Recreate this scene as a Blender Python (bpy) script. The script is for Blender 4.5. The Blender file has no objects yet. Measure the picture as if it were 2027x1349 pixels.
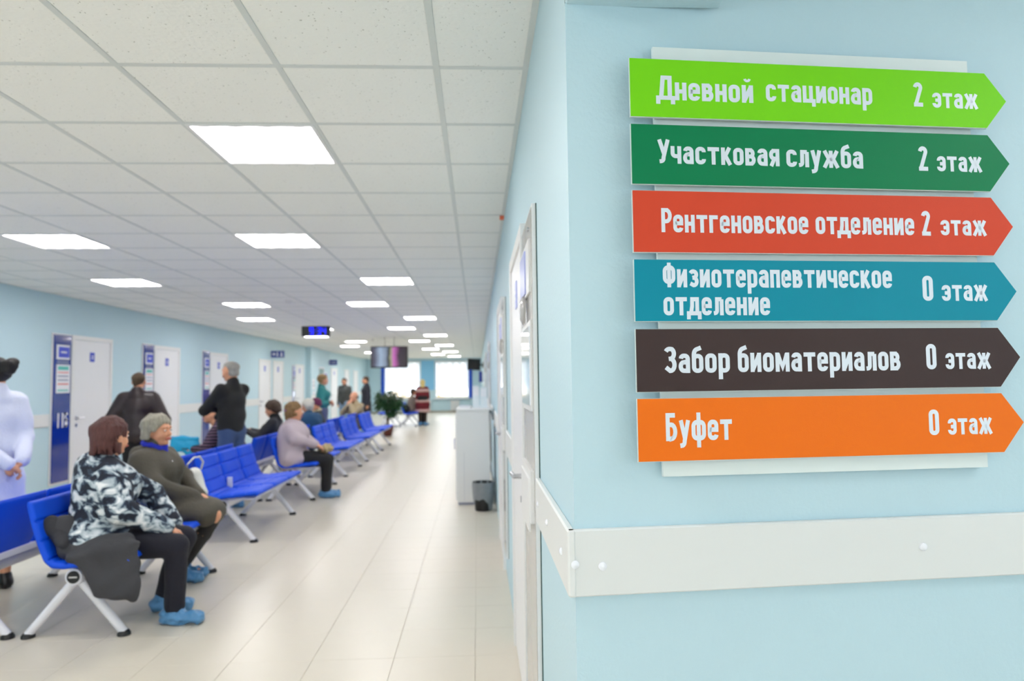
import bpy, math, random
import numpy as np
from mathutils import Vector, Matrix, Euler

C = bpy.context.scene.collection
SC = bpy.context.scene
PI = math.pi
random.seed(7)
H = 1.438                      # eye height of the camera

# ---------------------------------------------------------------- camera
def make_camera():
    f, yaw, pitch, roll = 1396.5, .0498, .0589, -.0129
    cy, sy, cp, sp = math.cos(yaw), math.sin(yaw), math.cos(pitch), math.sin(pitch)
    fw = Vector((sy * cp, cy * cp, sp)); r = Vector((cy, -sy, 0)); u = r.cross(fw)
    cr, sr = math.cos(roll), math.sin(roll)
    r2 = cr * r + sr * u; u2 = -sr * r + cr * u
    m = Matrix((r2, u2, -fw)).transposed().to_4x4()
    m.translation = (0, 0, H)
    cd = bpy.data.cameras.new('camera'); co = bpy.data.objects.new('camera', cd); C.objects.link(co)
    co.matrix_world = m
    cd.sensor_width = 36; cd.lens = f * 36 / 2027
    cd.clip_start = .05; cd.clip_end = 200
    cd.dof.use_dof = True; cd.dof.focus_distance = 1.62; cd.dof.aperture_fstop = 3.2
    SC.camera = co
make_camera()

# ---------------------------------------------------------------- world, exposure
w = bpy.data.worlds.new('overcast_sky'); SC.world = w; w.use_nodes = True
bg = w.node_tree.nodes['Background']
bg.inputs[0].default_value = (.86, .93, 1, 1); bg.inputs[1].default_value = 4.0
SC.view_settings.view_transform = 'Standard'; SC.view_settings.look = 'None'
SC.view_settings.exposure = 0.07; SC.view_settings.gamma = 1
SC.view_settings.use_curve_mapping = False
# added fill lamps in the unseen window openings, brightening ceiling and sign wall
for nm, loc, rot, sx, sy, e in (('fill_back', (-2.6, -6.02, 1.65), (PI/2, 0, 0), 4.0, 1.5, 14), ('fill_foyer', (4.12, -2.6, 1.65), (PI/2, 0, PI/2), 3.4, 1.5, 4)):
    ld = bpy.data.lights.new(nm, 'AREA'); ld.shape = 'RECTANGLE'; ld.size = sx; ld.size_y = sy; ld.energy = e; ld.color = (.93, .97, 1)
    lo = bpy.data.objects.new(nm, ld); C.objects.link(lo); lo.location = loc; lo.rotation_euler = rot
LAMP = 21.0                     # strength of the ceiling light diffusers
SC.cycles.max_bounces = 8; SC.cycles.diffuse_bounces = 5; SC.cycles.glossy_bounces = 3
SC.cycles.transmission_bounces = 4; SC.cycles.transparent_max_bounces = 8
SC.cycles.caustics_reflective = False; SC.cycles.caustics_refractive = False
SC.cycles.use_denoising = True
SC.cycles.sample_clamp_indirect = 6

# ---------------------------------------------------------------- materials
MATS = {}
def srgb(c):
    if isinstance(c, str): c = tuple(int(c[i:i+2], 16) / 255 for i in (0, 2, 4))
    return tuple(x / 12.92 if x <= .04045 else ((x + .055) / 1.055) ** 2.4 for x in c)
def mat(name, col, rough=.5, metal=0, bump=0, bscale=60, var=0, vscale=3, emit=0, spec=.5, coat=0, sheen=0):
    if name in MATS: return MATS[name]
    m = bpy.data.materials.new(name); m.use_nodes = True; MATS[name] = m
    nt = m.node_tree; N = nt.nodes; L = nt.links; b = N['Principled BSDF']
    c = srgb(col) + (1,)
    b.inputs['Base Color'].default_value = c; b.inputs['Roughness'].default_value = rough
    b.inputs['Metallic'].default_value = metal; b.inputs['Specular IOR Level'].default_value = spec
    b.inputs['Coat Weight'].default_value = coat; b.inputs['Sheen Weight'].default_value = sheen
    if emit: b.inputs['Emission Color'].default_value = c; b.inputs['Emission Strength'].default_value = emit
    if bump or var:
        tc = N.new('ShaderNodeTexCoord')
    if var:
        n = N.new('ShaderNodeTexNoise'); n.inputs['Scale'].default_value = vscale; n.inputs['Detail'].default_value = 4
        L.new(tc.outputs['Object'], n.inputs['Vector'])
        mx = N.new('ShaderNodeMix'); mx.data_type = 'RGBA'
        mx.inputs[6].default_value = tuple(x * (1 - var) for x in c[:3]) + (1,)
        mx.inputs[7].default_value = tuple(min(1, x * (1 + var)) for x in c[:3]) + (1,)
        L.new(n.outputs['Fac'], mx.inputs[0]); L.new(mx.outputs[2], b.inputs['Base Color'])
    if bump:
        n = N.new('ShaderNodeTexNoise'); n.inputs['Scale'].default_value = bscale; n.inputs['Detail'].default_value = 3
        L.new(tc.outputs['Object'], n.inputs['Vector'])
        bp = N.new('ShaderNodeBump'); bp.inputs['Strength'].default_value = bump; bp.inputs['Distance'].default_value = .01
        L.new(n.outputs['Fac'], bp.inputs['Height']); L.new(bp.outputs[0], b.inputs['Normal'])
    return m
WALLC = (.765, .872, .912)
M_wall = mat('pale_blue_paint', WALLC, .55, bump=.12, bscale=90, var=.015, vscale=2)
M_white = mat('white_laminate', (.92, .92, .92), .35)
M_door = mat('white_door', (.93, .93, .94), .35)
M_rail = mat('white_rail', (.90, .905, .90), .4, bump=.03, bscale=40)
M_floor = mat('beige_tile', (.845, .815, .755), .28, var=.02, vscale=6, spec=.4)
M_grout = mat('beige_grout', (.76, .73, .66), .8)
M_tbar = mat('white_tbar', (.85, .865, .86), .45)
M_blue = mat('blue_vinyl', (.0, .30, .86), .5, bump=.06, bscale=120, spec=.3)
M_steel = mat('silver_paint', (.90, .90, .93), .35)
M_chrome = mat('chrome', (.8, .8, .82), .2, metal=1)
M_black = mat('black_plastic', (.06, .06, .07), .4)
M_navy = mat('blue_acrylic', (.03, .16, .55), .1, coat=.5)
M_paper = mat('paper', (.93, .93, .95), .7)
M_bluep = mat('blue_print', (.15, .25, .78), .4)
M_skin = mat('skin', (.86, .62, .49), .5, var=.04, vscale=12)

def tile_mat():
    m = bpy.data.materials.new('ceiling_tile'); m.use_nodes = True; nt = m.node_tree; N = nt.nodes; L = nt.links
    b = N['Principled BSDF']; b.inputs['Roughness'].default_value = .9
    tc = N.new('ShaderNodeTexCoord'); mp = N.new('ShaderNodeMapping'); mp.inputs['Scale'].default_value = (1, 1, 1)
    L.new(tc.outputs['Object'], mp.inputs[0])
    oi = N.new('ShaderNodeObjectInfo')
    v = N.new('ShaderNodeVectorMath'); v.operation = 'ADD'; L.new(mp.outputs[0], v.inputs[0])
    sc = N.new('ShaderNodeVectorMath'); sc.operation = 'SCALE'; L.new(oi.outputs['Location'], sc.inputs[0]); sc.inputs[3].default_value = 3.7
    L.new(sc.outputs[0], v.inputs[1])
    n1 = N.new('ShaderNodeTexNoise'); n1.inputs['Scale'].default_value = 26; L.new(v.outputs[0], n1.inputs['Vector'])
    ad = N.new('ShaderNodeVectorMath'); ad.operation = 'MULTIPLY_ADD'; L.new(n1.outputs['Color'], ad.inputs[0])
    ad.inputs[1].default_value = (.03, .03, 0); L.new(v.outputs[0], ad.inputs[2])
    vo = N.new('ShaderNodeTexVoronoi'); vo.inputs['Scale'].default_value = 62; L.new(ad.outputs[0], vo.inputs['Vector'])
    n2 = N.new('ShaderNodeTexNoise'); n2.inputs['Scale'].default_value = 60; L.new(v.outputs[0], n2.inputs['Vector'])
    s = N.new('ShaderNodeMath'); s.operation = 'MULTIPLY_ADD'; L.new(n2.outputs['Fac'], s.inputs[0]); s.inputs[1].default_value = .5; L.new(vo.outputs['Distance'], s.inputs[2])
    cr = N.new('ShaderNodeValToRGB'); L.new(s.outputs[0], cr.inputs[0])
    cr.color_ramp.elements[0].position = .30; cr.color_ramp.elements[0].color = srgb((.72, .72, .70)) + (1,)
    cr.color_ramp.elements[1].position = .37; cr.color_ramp.elements[1].color = srgb((.965, .965, .955)) + (1,)
    L.new(cr.outputs[0], b.inputs['Base Color'])
    bp = N.new('ShaderNodeBump'); bp.inputs['Distance'].default_value = .002; bp.inputs['Strength'].default_value = .5
    L.new(s.outputs[0], bp.inputs['Height']); L.new(bp.outputs[0], b.inputs['Normal'])
    return m
M_ctile = tile_mat()

# ---------------------------------------------------------------- mesh helpers
class MB:
    """collects shapes; build() links them as ONE mesh object"""
    def __init__(s): s.v = []; s.f = []
    def add(s, vs, fs):
        n = len(s.v); s.v += [tuple(v) for v in vs]; s.f += [tuple(i + n for i in f) for f in fs]; return s
    def box(s, x0, x1, y0, y1, z0, z1, b=0):
        if b <= 0:
            return s.add([(x, y, z) for x in (x0, x1) for y in (y0, y1) for z in (z0, z1)],
                         [(0, 1, 3, 2), (4, 6, 7, 5), (0, 4, 5, 1), (2, 3, 7, 6), (0, 2, 6, 4), (1, 5, 7, 3)])
        b = min(b, abs(x1-x0)/2.01, abs(y1-y0)/2.01, abs(z1-z0)/2.01)
        vs = []; idx = {}
        for i, (xa, sx) in enumerate(((x0, 1), (x1, -1))):
            for j, (ya, sy) in enumerate(((y0, 1), (y1, -1))):
                for k, (za, sz) in enumerate(((z0, 1), (z1, -1))):
                    for a in range(3):
                        p = [xa + sx*b, ya + sy*b, za + sz*b]; p[a] = (xa, ya, za)[a]
                        idx[i, j, k, a] = len(vs); vs.append(p)
        fs = []
        for a in range(3):
            o = [q for q in range(3) if q != a]
            for e in (0, 1):
                c = []
                for (p, q) in ((0, 0), (1, 0), (1, 1), (0, 1)):
                    t = [0, 0, 0]; t[a] = e; t[o[0]] = p; t[o[1]] = q; c.append(idx[t[0], t[1], t[2], a])
                fs.append(c if (e == 1) ^ (a == 1) else c[::-1])
            for p in (0, 1):
                for q in (0, 1):
                    t0 = [0, 0, 0]; t0[o[0]] = p; t0[o[1]] = q; t1 = list(t0); t1[a] = 1
                    fs.append((idx[t0[0], t0[1], t0[2], o[0]], idx[t1[0], t1[1], t1[2], o[0]], idx[t1[0], t1[1], t1[2], o[1]], idx[t0[0], t0[1], t0[2], o[1]]))
        for i in (0, 1):
            for j in (0, 1):
                for k in (0, 1): fs.append((idx[i, j, k, 0], idx[i, j, k, 1], idx[i, j, k, 2]))
        return s.add(vs, fs)
    def tube(s, pts, r, n=10, r2=None, caps=True, sq=1.0):
        pts = [Vector(p) for p in pts]; rings = []
        m = len(pts)
        for i, p in enumerate(pts):
            d = (pts[min(i+1, m-1)] - pts[max(i-1, 0)]).normalized()
            ref = Vector((0, 0, 1)) if abs(d.z) < .9 else Vector((0, 1, 0))
            a = d.cross(ref).normalized(); b2 = d.cross(a)
            rr = r if r2 is None else r + (r2 - r) * i / max(1, m-1)
            rings.append([p + a * rr * math.cos(t) + b2 * rr * sq * math.sin(t) for t in (2*PI*k/n for k in range(n))])
        vs = [q for rg in rings for q in rg]
        fs = [(i*n+k, i*n+(k+1) % n, (i+1)*n+(k+1) % n, (i+1)*n+k) for i in range(m-1) for k in range(n)]
        if caps: fs += [tuple(range(n))[::-1], tuple((m-1)*n+k for k in range(n))]
        return s.add(vs, fs)
    def lathe(s, prof, n=20, c=(0, 0, 0)):
        vs = [(c[0]+r*math.cos(2*PI*k/n), c[1]+r*math.sin(2*PI*k/n), c[2]+z) for r, z in prof for k in range(n)]
        fs = [(i*n+k, i*n+(k+1) % n, (i+1)*n+(k+1) % n, (i+1)*n+k) for i in range(len(prof)-1) for k in range(n)]
        return s.add(vs, fs)
    def prism(s, poly, fn, d0, d1):
        """poly (u,v); fn(u,v,d)->xyz"""
        n = len(poly); vs = [fn(u, v, d0) for u, v in poly] + [fn(u, v, d1) for u, v in poly]
        return s.add(vs, [tuple(range(n))[::-1], tuple(range(n, 2*n))] + [(i, (i+1) % n, n+(i+1) % n, n+i) for i in range(n)])
    def build(s, name, m, parent=None, smooth=False, fix=True):
        me = bpy.data.meshes.new(name); me.from_pydata(s.v, [], s.f); me.validate()
        if fix:
            import bmesh
            bm = bmesh.new(); bm.from_mesh(me); bmesh.ops.recalc_face_normals(bm, faces=bm.faces); bm.to_mesh(me); bm.free()
        if smooth:
            me.polygons.foreach_set('use_smooth', [True]*len(me.polygons))
            me.set_sharp_from_angle(angle=math.radians(40))
        me.materials.append(m)
        o = bpy.data.objects.new(name, me); C.objects.link(o)
        if parent: o.parent = parent
        return o
def tag(o, label=None, cat=None, group=None, kind=None):
    if label: o['label'] = label
    if cat: o['category'] = cat
    if group: o['group'] = group
    if kind: o['kind'] = kind
    return o
def empty(name, loc=(0, 0, 0), rz=0, label=None, cat=None, group=None, kind=None):
    o = bpy.data.objects.new(name, None); C.objects.link(o); o.empty_display_size = .1
    o.location = loc; o.rotation_euler = (0, 0, rz); return tag(o, label, cat, group, kind)
def copy_tree(o, parent=None):
    c = o.copy(); C.objects.link(c)
    if parent: c.parent = parent
    for ch in list(o.children): copy_tree(ch, c)
    return c
def inst(o, name, loc, parent):
    c = bpy.data.objects.new(name, o.data); C.objects.link(c); c.location = loc; c.parent = parent; return c
# ================================================================ THE SETTING
XL, XR, YE, HC = -5.45, .2097, 35.0, 2.651
TH = math.atan(.0714)
CORNER = Vector((XR, 1.5613, 0))
TV = Vector((math.cos(TH), math.sin(TH), 0)); NV = Vector((math.sin(TH), -math.cos(TH), 0))
def S(u, z, d):            # point on the sign wall: u along it from the corner, z up, d out of it
    return CORNER + TV * u + NV * d + Vector((0, 0, z))

# floor: slab plus tiles
fl = MB().box(-5.6, 4.2, -6, YE+.2, -.2, -.004).build('floor', M_grout); tag(fl, kind='structure')
PX, PY = .425, .4135
tl = MB().box(-PX/2+.0009, PX/2-.0009, -PY/2+.0009, PY/2-.0009, -.004, 0, .0006).build('floor_tile', M_floor, fl)
first = True; rest = MB(); cnt = 0; cells = []
for j in range(0, 84):
    for i in range(-2, 14):
        x0 = -.45 - PX*(i) ; y0 = .51 + PY*j
        xc, yc = x0 + PX/2, y0 + PY/2
        if xc + PX/2 > XR + .45 or xc - PX/2 < XL - .3 or yc > YE: continue
        # seen cells first: inside the wedge of the view
        seen = yc > 2.6 and -.73*yc < xc - .3 and xc < XR + .2
        cells.append((0 if seen else 1, yc, xc))
cells.sort()
for k, (_, yc, xc) in enumerate(cells):
    if first: tl.location = (xc, yc, 0); first = False; continue
    if k < 298: inst(tl, 'floor_tile', (xc, yc, 0), fl)
    else:
        x0, x1, y0, y1 = xc-PX/2+.0009, xc+PX/2-.0009, yc-PY/2+.0009, yc+PY/2-.0009
        rest.add([(x0, y0, 0), (x1, y0, 0), (x1, y1, 0), (x0, y1, 0)], [(0, 1, 2, 3)])
tag(rest.build('distant_floor_tiles', M_floor, fl), 'floor tiles of the far end and edges', kind='stuff')
# floor of the foyer round the corner and behind the camera
MB().box(XR+.3, 4.2, -6, 4, -.003, 0).build('foyer_flooring', M_floor, fl)
MB().box(-5.6, XR+.3, -6, .5, -.003, 0).build('foyer_flooring', M_floor, fl)

# ceiling: plenum slab, T-bars, tiles
ce = MB().box(-5.6, 4.2, -6, YE+.2, HC+.2, HC+.3).build('ceiling', M_wall); tag(ce, kind='structure')
CX = lambda i: -.1458 - .6*i
CY = lambda j: 2.6572 + .6*j
lights = []
for k in range(14):
    j = 1 + 4*k
    if CY(j) > YE - 1: break
    lights.append((1 if k % 2 == 0 else 2, j))
    lights.append((6 if k % 2 == 0 else 5, j))     # left rows
lights += [(1, -3), (6, -3), (2, -7), (5, -7), (1, -11), (6, -11), (-5, -4), (-4, -11)]
lset = set(lights)
cells = []
for j in range(-14, 55):
    for i in range(-7, 9):
        x1, x0 = CX(i), CX(i+1); y0, y1 = CY(j), CY(j+1)
        if i < 0 and CY(j) > 1.4: 
            if i != -1: continue
            x1 = min(x1, XR)
        x0 = max(x0, XL); x1 = min(x1, 4.1); y1 = min(y1, YE)
        if x1 - x0 < .05 or y1 - y0 < .05 or (i, j) in lset: continue
        full = abs(x1-x0-.6) < .01 and abs(y1-y0-.6) < .01
        vis = y1 > 2.15 and x0 > -.8*y1 - .4
        cells.append((0 if vis else 1, y0, x0, x1, y1, full))
cells.sort()
G = .011
proto = {}; rest = MB()
for k, (_, y0, x0, x1, y1, full) in enumerate(cells):
    wd, dp = x1-x0-2*G, y1-y0-2*G
    if k < 298:
        key = (round(wd, 3), round(dp, 3))
        if key not in proto:
            o = MB().box(-wd/2, wd/2, -dp/2, dp/2, 0, .014, .002).build('ceiling_tile', M_ctile, ce); proto[key] = o
            o.location = ((x0+x1)/2, (y0+y1)/2, HC)
        else: inst(proto[key], 'ceiling_tile', ((x0+x1)/2, (y0+y1)/2, HC), ce)
    else: rest.box(x0+G, x1-G, y0+G, y1-G, HC, HC+.014)
tag(rest.build('distant_ceiling_tiles', M_ctile, ce), 'ceiling tiles too far away to pick out', kind='stuff')
for i in range(-6, 9):      # long runners
    if CX(i) < XL or CX(i) > 4.1: continue
    MB().box(CX(i)-.012, CX(i)+.012, -6, YE if i >= 0 else 1.5, HC-.003, HC+.03, .001).build('ceiling_runner', M_tbar, ce)
for j in range(-13, 54):
    y = CY(j)
    MB().box(XL, XR if y > 1.55 else 4.1, y-.012, y+.012, HC-.0025, HC+.03, .001).build('cross_runner', M_tbar, ce)
MB().box(XR-.022, XR, 1.5, YE, HC-.004, HC+.03).build('wall_angle', M_tbar, ce)
MB().box(XL, XL+.022, -6, YE, HC-.004, HC+.03).build('wall_angle', M_tbar, ce)

# ceiling lights
def light_mat():
    m = bpy.data.materials.new('lit_diffuser'); m.use_nodes = True; nt = m.node_tree; N = nt.nodes; L = nt.links
    b = N['Principled BSDF']; b.inputs['Base Color'].default_value = (.9, .9, .9, 1); b.inputs['Roughness'].default_value = .4
    tc = N.new('ShaderNodeTexCoord'); sp = N.new('ShaderNodeSeparateXYZ'); L.new(tc.outputs['Object'], sp.inputs[0])
    # four tubes lie behind the diffuser, parallel to Y: brighter over each tube
    a = N.new('ShaderNodeMath'); a.operation = 'MULTIPLY'; L.new(sp.outputs[0], a.inputs[0]); a.inputs[1].default_value = 2*PI/.145
    c = N.new('ShaderNodeMath'); c.operation = 'COSINE'; L.new(a.outputs[0], c.inputs[0])
    y = N.new('ShaderNodeMath'); y.operation = 'ABSOLUTE'; L.new(sp.outputs[1], y.inputs[0])
    e = N.new('ShaderNodeMath'); e.operation = 'MULTIPLY_ADD'; L.new(c.outputs[0], e.inputs[0]); e.inputs[1].default_value = -.016; L.new(y.outputs[0], e.inputs[2])
    mr = N.new('ShaderNodeMapRange'); L.new(e.outputs[0], mr.inputs[0]); mr.inputs[1].default_value = .225; mr.inputs[2].default_value = .271
    mr.inputs[3].default_value = LAMP; mr.inputs[4].default_value = .5
    b.inputs['Emission Color'].default_value = (1, .965, .955, 1); L.new(mr.outputs[0], b.inputs['Emission Strength'])
    return m
M_lit = light_mat()
def make_light(name='ceiling_light'):
    r = empty(name)
    fr = MB()
    for a, b, c, d in ((-.295, .295, -.295, -.278), (-.295, .295, .278, .295), (-.295, -.278, -.278, .278), (.278, .295, -.278, .278)):
        fr.box(a, b, c, d, -.006, .05)
    fr.build('light_frame', M_white, r)
    MB().box(-.278, .278, -.278, .278, .0, .01).build('diffuser', M_lit, r)
    MB().box(-.29, .29, -.29, .29, .05, .07).build('light_housing', M_white, r)
    return r
lp = make_light()
cols = {1: 'second', 2: 'third'}
ordn = ['nearest', 'second', 'third', 'fourth', 'fifth', 'sixth', 'seventh', 'eighth', 'ninth', 'tenth', 'eleventh', 'twelfth', 'thirteenth', 'fourteenth']
nl = nr = 0
for k, (i, j) in enumerate(lights):
    o = lp if k == 0 else copy_tree(lp)
    o.location = ((CX(i)+CX(i+1))/2, (CY(j)+CY(j+1))/2, HC-.002)
    if j > 0:
        if i <= 2:
            lab = '%s square fluorescent ceiling light of the right-hand zigzag row, over the open walkway' % ordn[nr]; nr += 1
        else:
            lab = '%s square fluorescent ceiling light of the left-hand zigzag row, counted from the camera' % ordn[nl]; nl += 1
        if j == 1 and i <= 2: lab = 'large glowing square ceiling light, nearest of all, at the top of the photo'
        tag(o, lab, 'ceiling light', 'square lights in the tiled ceiling')
    else:
        tag(o, 'square fluorescent ceiling light behind the camera, outside the view', 'ceiling light', 'ceiling lights behind the camera')

# walls
def struct(o): return tag(o, kind='structure')
struct(MB().box(XL-.15, XL, -6, YE+.2, 0, HC+.25).build('wall_left', M_wall))
wr = MB().prism([(XR, 1.5613), (4.1, 1.5613+(4.1-XR)*math.tan(TH)), (4.1, 2.2), (XR+.15, 1.95), (XR+.15, YE), (XR, YE)], lambda u, v, d: (u, v, d), 0, HC+.25)
# right corridor wall and the sign wall meet in one corner: two objects that share the edge
struct(MB().prism([(XR, 1.5613), (XR+.15, 1.5613+.15*math.tan(TH)), (XR+.15, YE), (XR, YE)], lambda u, v, d: (u, v, d), 0, HC+.25).build('wall_right', M_wall))
struct(MB().prism([(XR+.15, 1.5613+.15*math.tan(TH)), (4.1, 1.5613+(4.1-XR)*math.tan(TH)), (4.1, 2.2), (XR+.15, 2.2)], lambda u, v, d: (u, v, d), 0, HC+.25).build('wall_front', M_wall))
struct(MB().box(4.1, 4.3, -6, -4.3, 0, HC+.25).box(4.1, 4.3, -.9, 2.4, 0, HC+.25).box(4.1, 4.3, -4.3, -.9, 0, .9).box(4.1, 4.3, -4.3, -.9, 2.4, HC+.25).build('wall_foyer', M_wall))
struct(MB().box(XL-.15, -4.6, -6.2, -6, 0, HC+.25).box(-.6, 4.3, -6.2, -6, 0, HC+.25).box(-4.6, -.6, -6.2, -6, 0, .9).box(-4.6, -.6, -6.2, -6, 2.4, HC+.25).build('wall_back', M_wall))
struct(MB().box(XR, XR+.362, -6, 1.575, 2.303, HC+.2, .004).build('ceiling_beam', M_wall))
struct(MB().box(XL-.01, XL+.17, 22.75, 23.9, 0, HC).build('wall_pilaster', M_wall))

# rails (wall guards)
nt_ = [0]
def trim(o):
    nt_[0] += 1; o.name = 'trim_%d' % nt_[0]; return tag(o, kind='structure')
M_cap = mat('cap_white', (.95, .955, .98), .25)
def rail_x(X, y0, y1, side, z0=.945, z1=1.108):       # along Y on a wall at X; side = +1 sticks out towards +X
    o = MB().box(min(X, X+side*.018), max(X, X+side*.018), y0, y1, z0, z1, .004).build('trim', M_rail)
    return trim(o)
# right wall, first piece meets the sign wall's rail at the corner
for y0, y1 in ((1.54, 2.392),): 
    r = rail_x(XR, y0, y1, -1, .972, 1.115)
    for yy in (1.66, 2.0, 2.3):
        MB().lathe([(.0095, 0), (.009, .003), (.005, .0055), (0, .006)], 14).build('screw_cap', M_cap, r, True).matrix_local = Matrix.Translation((XR-.018, yy, 1.043)) @ Matrix.Rotation(-PI/2, 4, 'Y')
for y0, y1 in ((4.02, 4.92), (6.62, 8.35), (9.3, 10.9), (12.6, 14.9), (16.6, 19.5), (21.2, YE)): rail_x(XR, y0, y1, -1)
o = MB().prism([(-.018, .972), (3.85, .972), (3.85, 1.115), (-.018, 1.115)], lambda u, v, d: S(u, v, d), 0, .018).build('trim', M_rail); r = trim(o)
o.modifiers.new('b', 'BEVEL').width = .003
for u, z in ((-.004, 1.042), (.057, 1.036), (.812, 1.047), (1.5, 1.04)):
    c = MB().lathe([(.0095, 0), (.009, .003), (.005, .0055), (0, .006)], 16).build('screw_cap', M_cap, r, True)
    c.matrix_local = Matrix.Translation(S(u, z, .018)) @ Matrix.Rotation(TH, 4, 'Z') @ Matrix.Rotation(PI/2, 4, 'X')

# doors and information boards
ND = [0]
def glyph_box(mb, fn, u0, u1, v0, v1, d0, d1): mb.prism([(u0, v0), (u1, v0), (u1, v1), (u0, v1)], fn, d0, d1)
def door(X, side, y0, y1, ztop=2.12, handle_near=True, nplate=True, pm=None):
    """door in the wall at X; side=+1: room lies towards +X.  y0..y1 outer frame"""
    ND[0] += 1
    r = empty('door_%d' % ND[0], (X, 0, 0), kind='structure')
    fn = lambda u, v, d: (side*d, u, v)
    fr = MB(); fw = .06
    glyph_box(fr, fn, y0, y0+fw, 0, ztop, 0, .022); glyph_box(fr, fn, y1-fw, y1, 0, ztop, 0, .022); glyph_box(fr, fn, y0+fw, y1-fw, ztop-fw, ztop, 0, .022)
    fr.build('door_frame', M_white, r)
    lf = MB(); glyph_box(lf, fn, y0+fw+.003, y1-fw-.003, .008, ztop-fw-.004, .0, .012); lf = lf.build('door_leaf', M_door, r)
    hy = y0+fw+.075 if handle_near else y1-fw-.075; sg = 1 if handle_near else -1
    hb = MB(); hb.tube([(side*.012, hy, 1.03), (side*.055, hy, 1.03)], .011, 10); hb.tube([(side*.055, hy-.005*sg, 1.03), (side*.06, hy+.12*sg, 1.028)], .010, 10)
    hb.tube([(side*.012, hy, 1.03), (side*.02, hy, 1.03)], .026, 14)
    hb.build('door_handle', M_chrome, lf, True)
    hb = MB(); hb.tube([(side*.012, hy, .93), (side*.021, hy, .93)], .025, 14); hb.box(side*.02-.008, side*.02+.008, hy-.006, hy+.006, .918, .945)
    hb.build('lock', M_chrome, lf, True)
    if nplate:
        c = (y0+y1)/2-.02; pl = MB(); glyph_box(pl, fn, c-.055, c+.055, 1.80, 1.93, .012, .018); pl = pl.build('number_plate', pm or M_bluep, lf)
        t = MB(); glyph_box(t, fn, c-.03, c+.03, 1.84, 1.855, .018, .019); glyph_box(t, fn, c-.03, c+.03, 1.87, 1.885, .018, .019); t.build('number_print', M_paper, lf)
    return r
SEG = {'0': 'abcdef', '1': 'bc', '2': 'abged', '3': 'abgcd', '4': 'fgbc', '5': 'afgcd', '6': 'afgedc', '7': 'abc', '8': 'abcdefg', '9': 'abcfgd'}
def digits(mb, fn, txt, u0, z0, w, h, t, d0, d1, gap=None):
    gap = w*.35 if gap is None else gap; u = u0
    for ch in txt:
        if ch == ':':
            for zz in (.3, .65): glyph_box(mb, fn, u, u+t, z0+h*zz, z0+h*zz+t, d0, d1)
            u += t + gap; continue
        for s in SEG[ch]:
            a, b, c, d = {'a': (0, w, h-t, h), 'd': (0, w, 0, t), 'g': (0, w, h/2-t/2, h/2+t/2), 'f': (0, t, h/2, h), 'b': (w-t, w, h/2, h), 'e': (0, t, 0, h/2), 'c': (w-t, w, 0, h/2)}[s]
            glyph_box(mb, fn, u+a, u+b, z0+c, z0+d, d0, d1)
        u += w + gap
M_teal = mat('teal_print', (.35, .75, .72), .6); M_red = mat('red_print', (.85, .3, .3), .6); M_grayp = mat('grey_print', (.62, .64, .72), .6)
def board(y0, y1, z0, z1, num, label):
    """left wall: long blue acrylic board with paper holders and the room number"""
    r = empty('info_board', (XL, (y0+y1)/2, z0), label=label, cat='notice board', group='tall blue boards beside the doors on the left wall')
    fn = lambda u, v, d: (d, u-(y0+y1)/2, v-z0)
    b = MB(); glyph_box(b, fn, y0-.035, y1, z0-.03, z1+.02, .004, .012); b.build('backing', M_white, r)
    b = MB(); glyph_box(b, fn, y0, y1-.01, z0, z1, .012, .022); b.build('blue_panel', M_navy, r)
    hb = MB(); glyph_box(hb, fn, y0+.05, y1-.05, z1-.32, z1-.13, .022, .026); h1 = hb.build('sign_holder', M_paper, r)
    hb = MB(); glyph_box(hb, fn, y0+.09, y1-.06, z1-.295, z1-.155, .026, .028); hb.build('blue_sign', M_bluep, h1)
    hb = MB(); glyph_box(hb, fn, y0+.14, y1-.12, z1-.235, z1-.215, .028, .029); hb.build('sign_print', M_paper, h1)
    hb = MB(); 
    for q in range(3): glyph_box(hb, fn, y0+.06, y1-.06, z1-.345-q*.018, z1-.337-q*.018, .022, .024)
    hb.build('name_lines', M_grayp, r)
    hb = MB(); glyph_box(hb, fn, y0+.05, y1-.04, z1-.76, z1-.39, .022, .030); h2 = hb.build('timetable', M_paper, r)
    for q, (za, zb, mm, nm) in enumerate(((.41, .46, M_teal, 'teal_band'), (.485, .497, M_red, 'red_line'), (.53, .55, M_grayp, 'grey_line'), (.58, .60, M_grayp, 'grey_line'), (.635, .65, M_red, 'red_line'), (.715, .735, M_teal, 'teal_line'))):
        hb = MB(); glyph_box(hb, fn, y0+.075, y1-.075, z1-zb, z1-za, .030, .031); hb.build(nm, mm, h2)
    n = MB(); wd = (y1-y0)*.19; digits(n, fn, num, y0+.07, z0+.70, wd*.85, .19, .028, .022, .025, .035); n.build('room_number', M_paper, r)
    return r
board(9.34, 9.73, .22, 2.13, '116', 'tall blue board marked 116, left wall, nearest to the woman in white')
board(11.79, 12.15, .22, 2.13, '114', 'tall blue board behind the man in a leather jacket')
board(14.30, 14.64, .22, 2.13, '112', 'tall blue board just left of the grey-haired man in black sweater')
board(21.1, 21.4, .22, 2.0, '110', 'blue board far along the left wall, before the pilaster')
for y0, y1, zt in ((9.75, 10.80, 2.15), (12.17, 13.20, 2.14), (14.66, 15.69, 2.13), (17.91, 18.90, 2.10), (19.13, 20.11, 2.10), (21.44, 22.48, 2.06), (26.6, 27.8, 2.06), (29.3, 30.3, 2.05), (31.4, 32.5, 2.04)):
    door(XL, 1, y0, y1, zt, nplate=y0 < 27)
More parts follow.
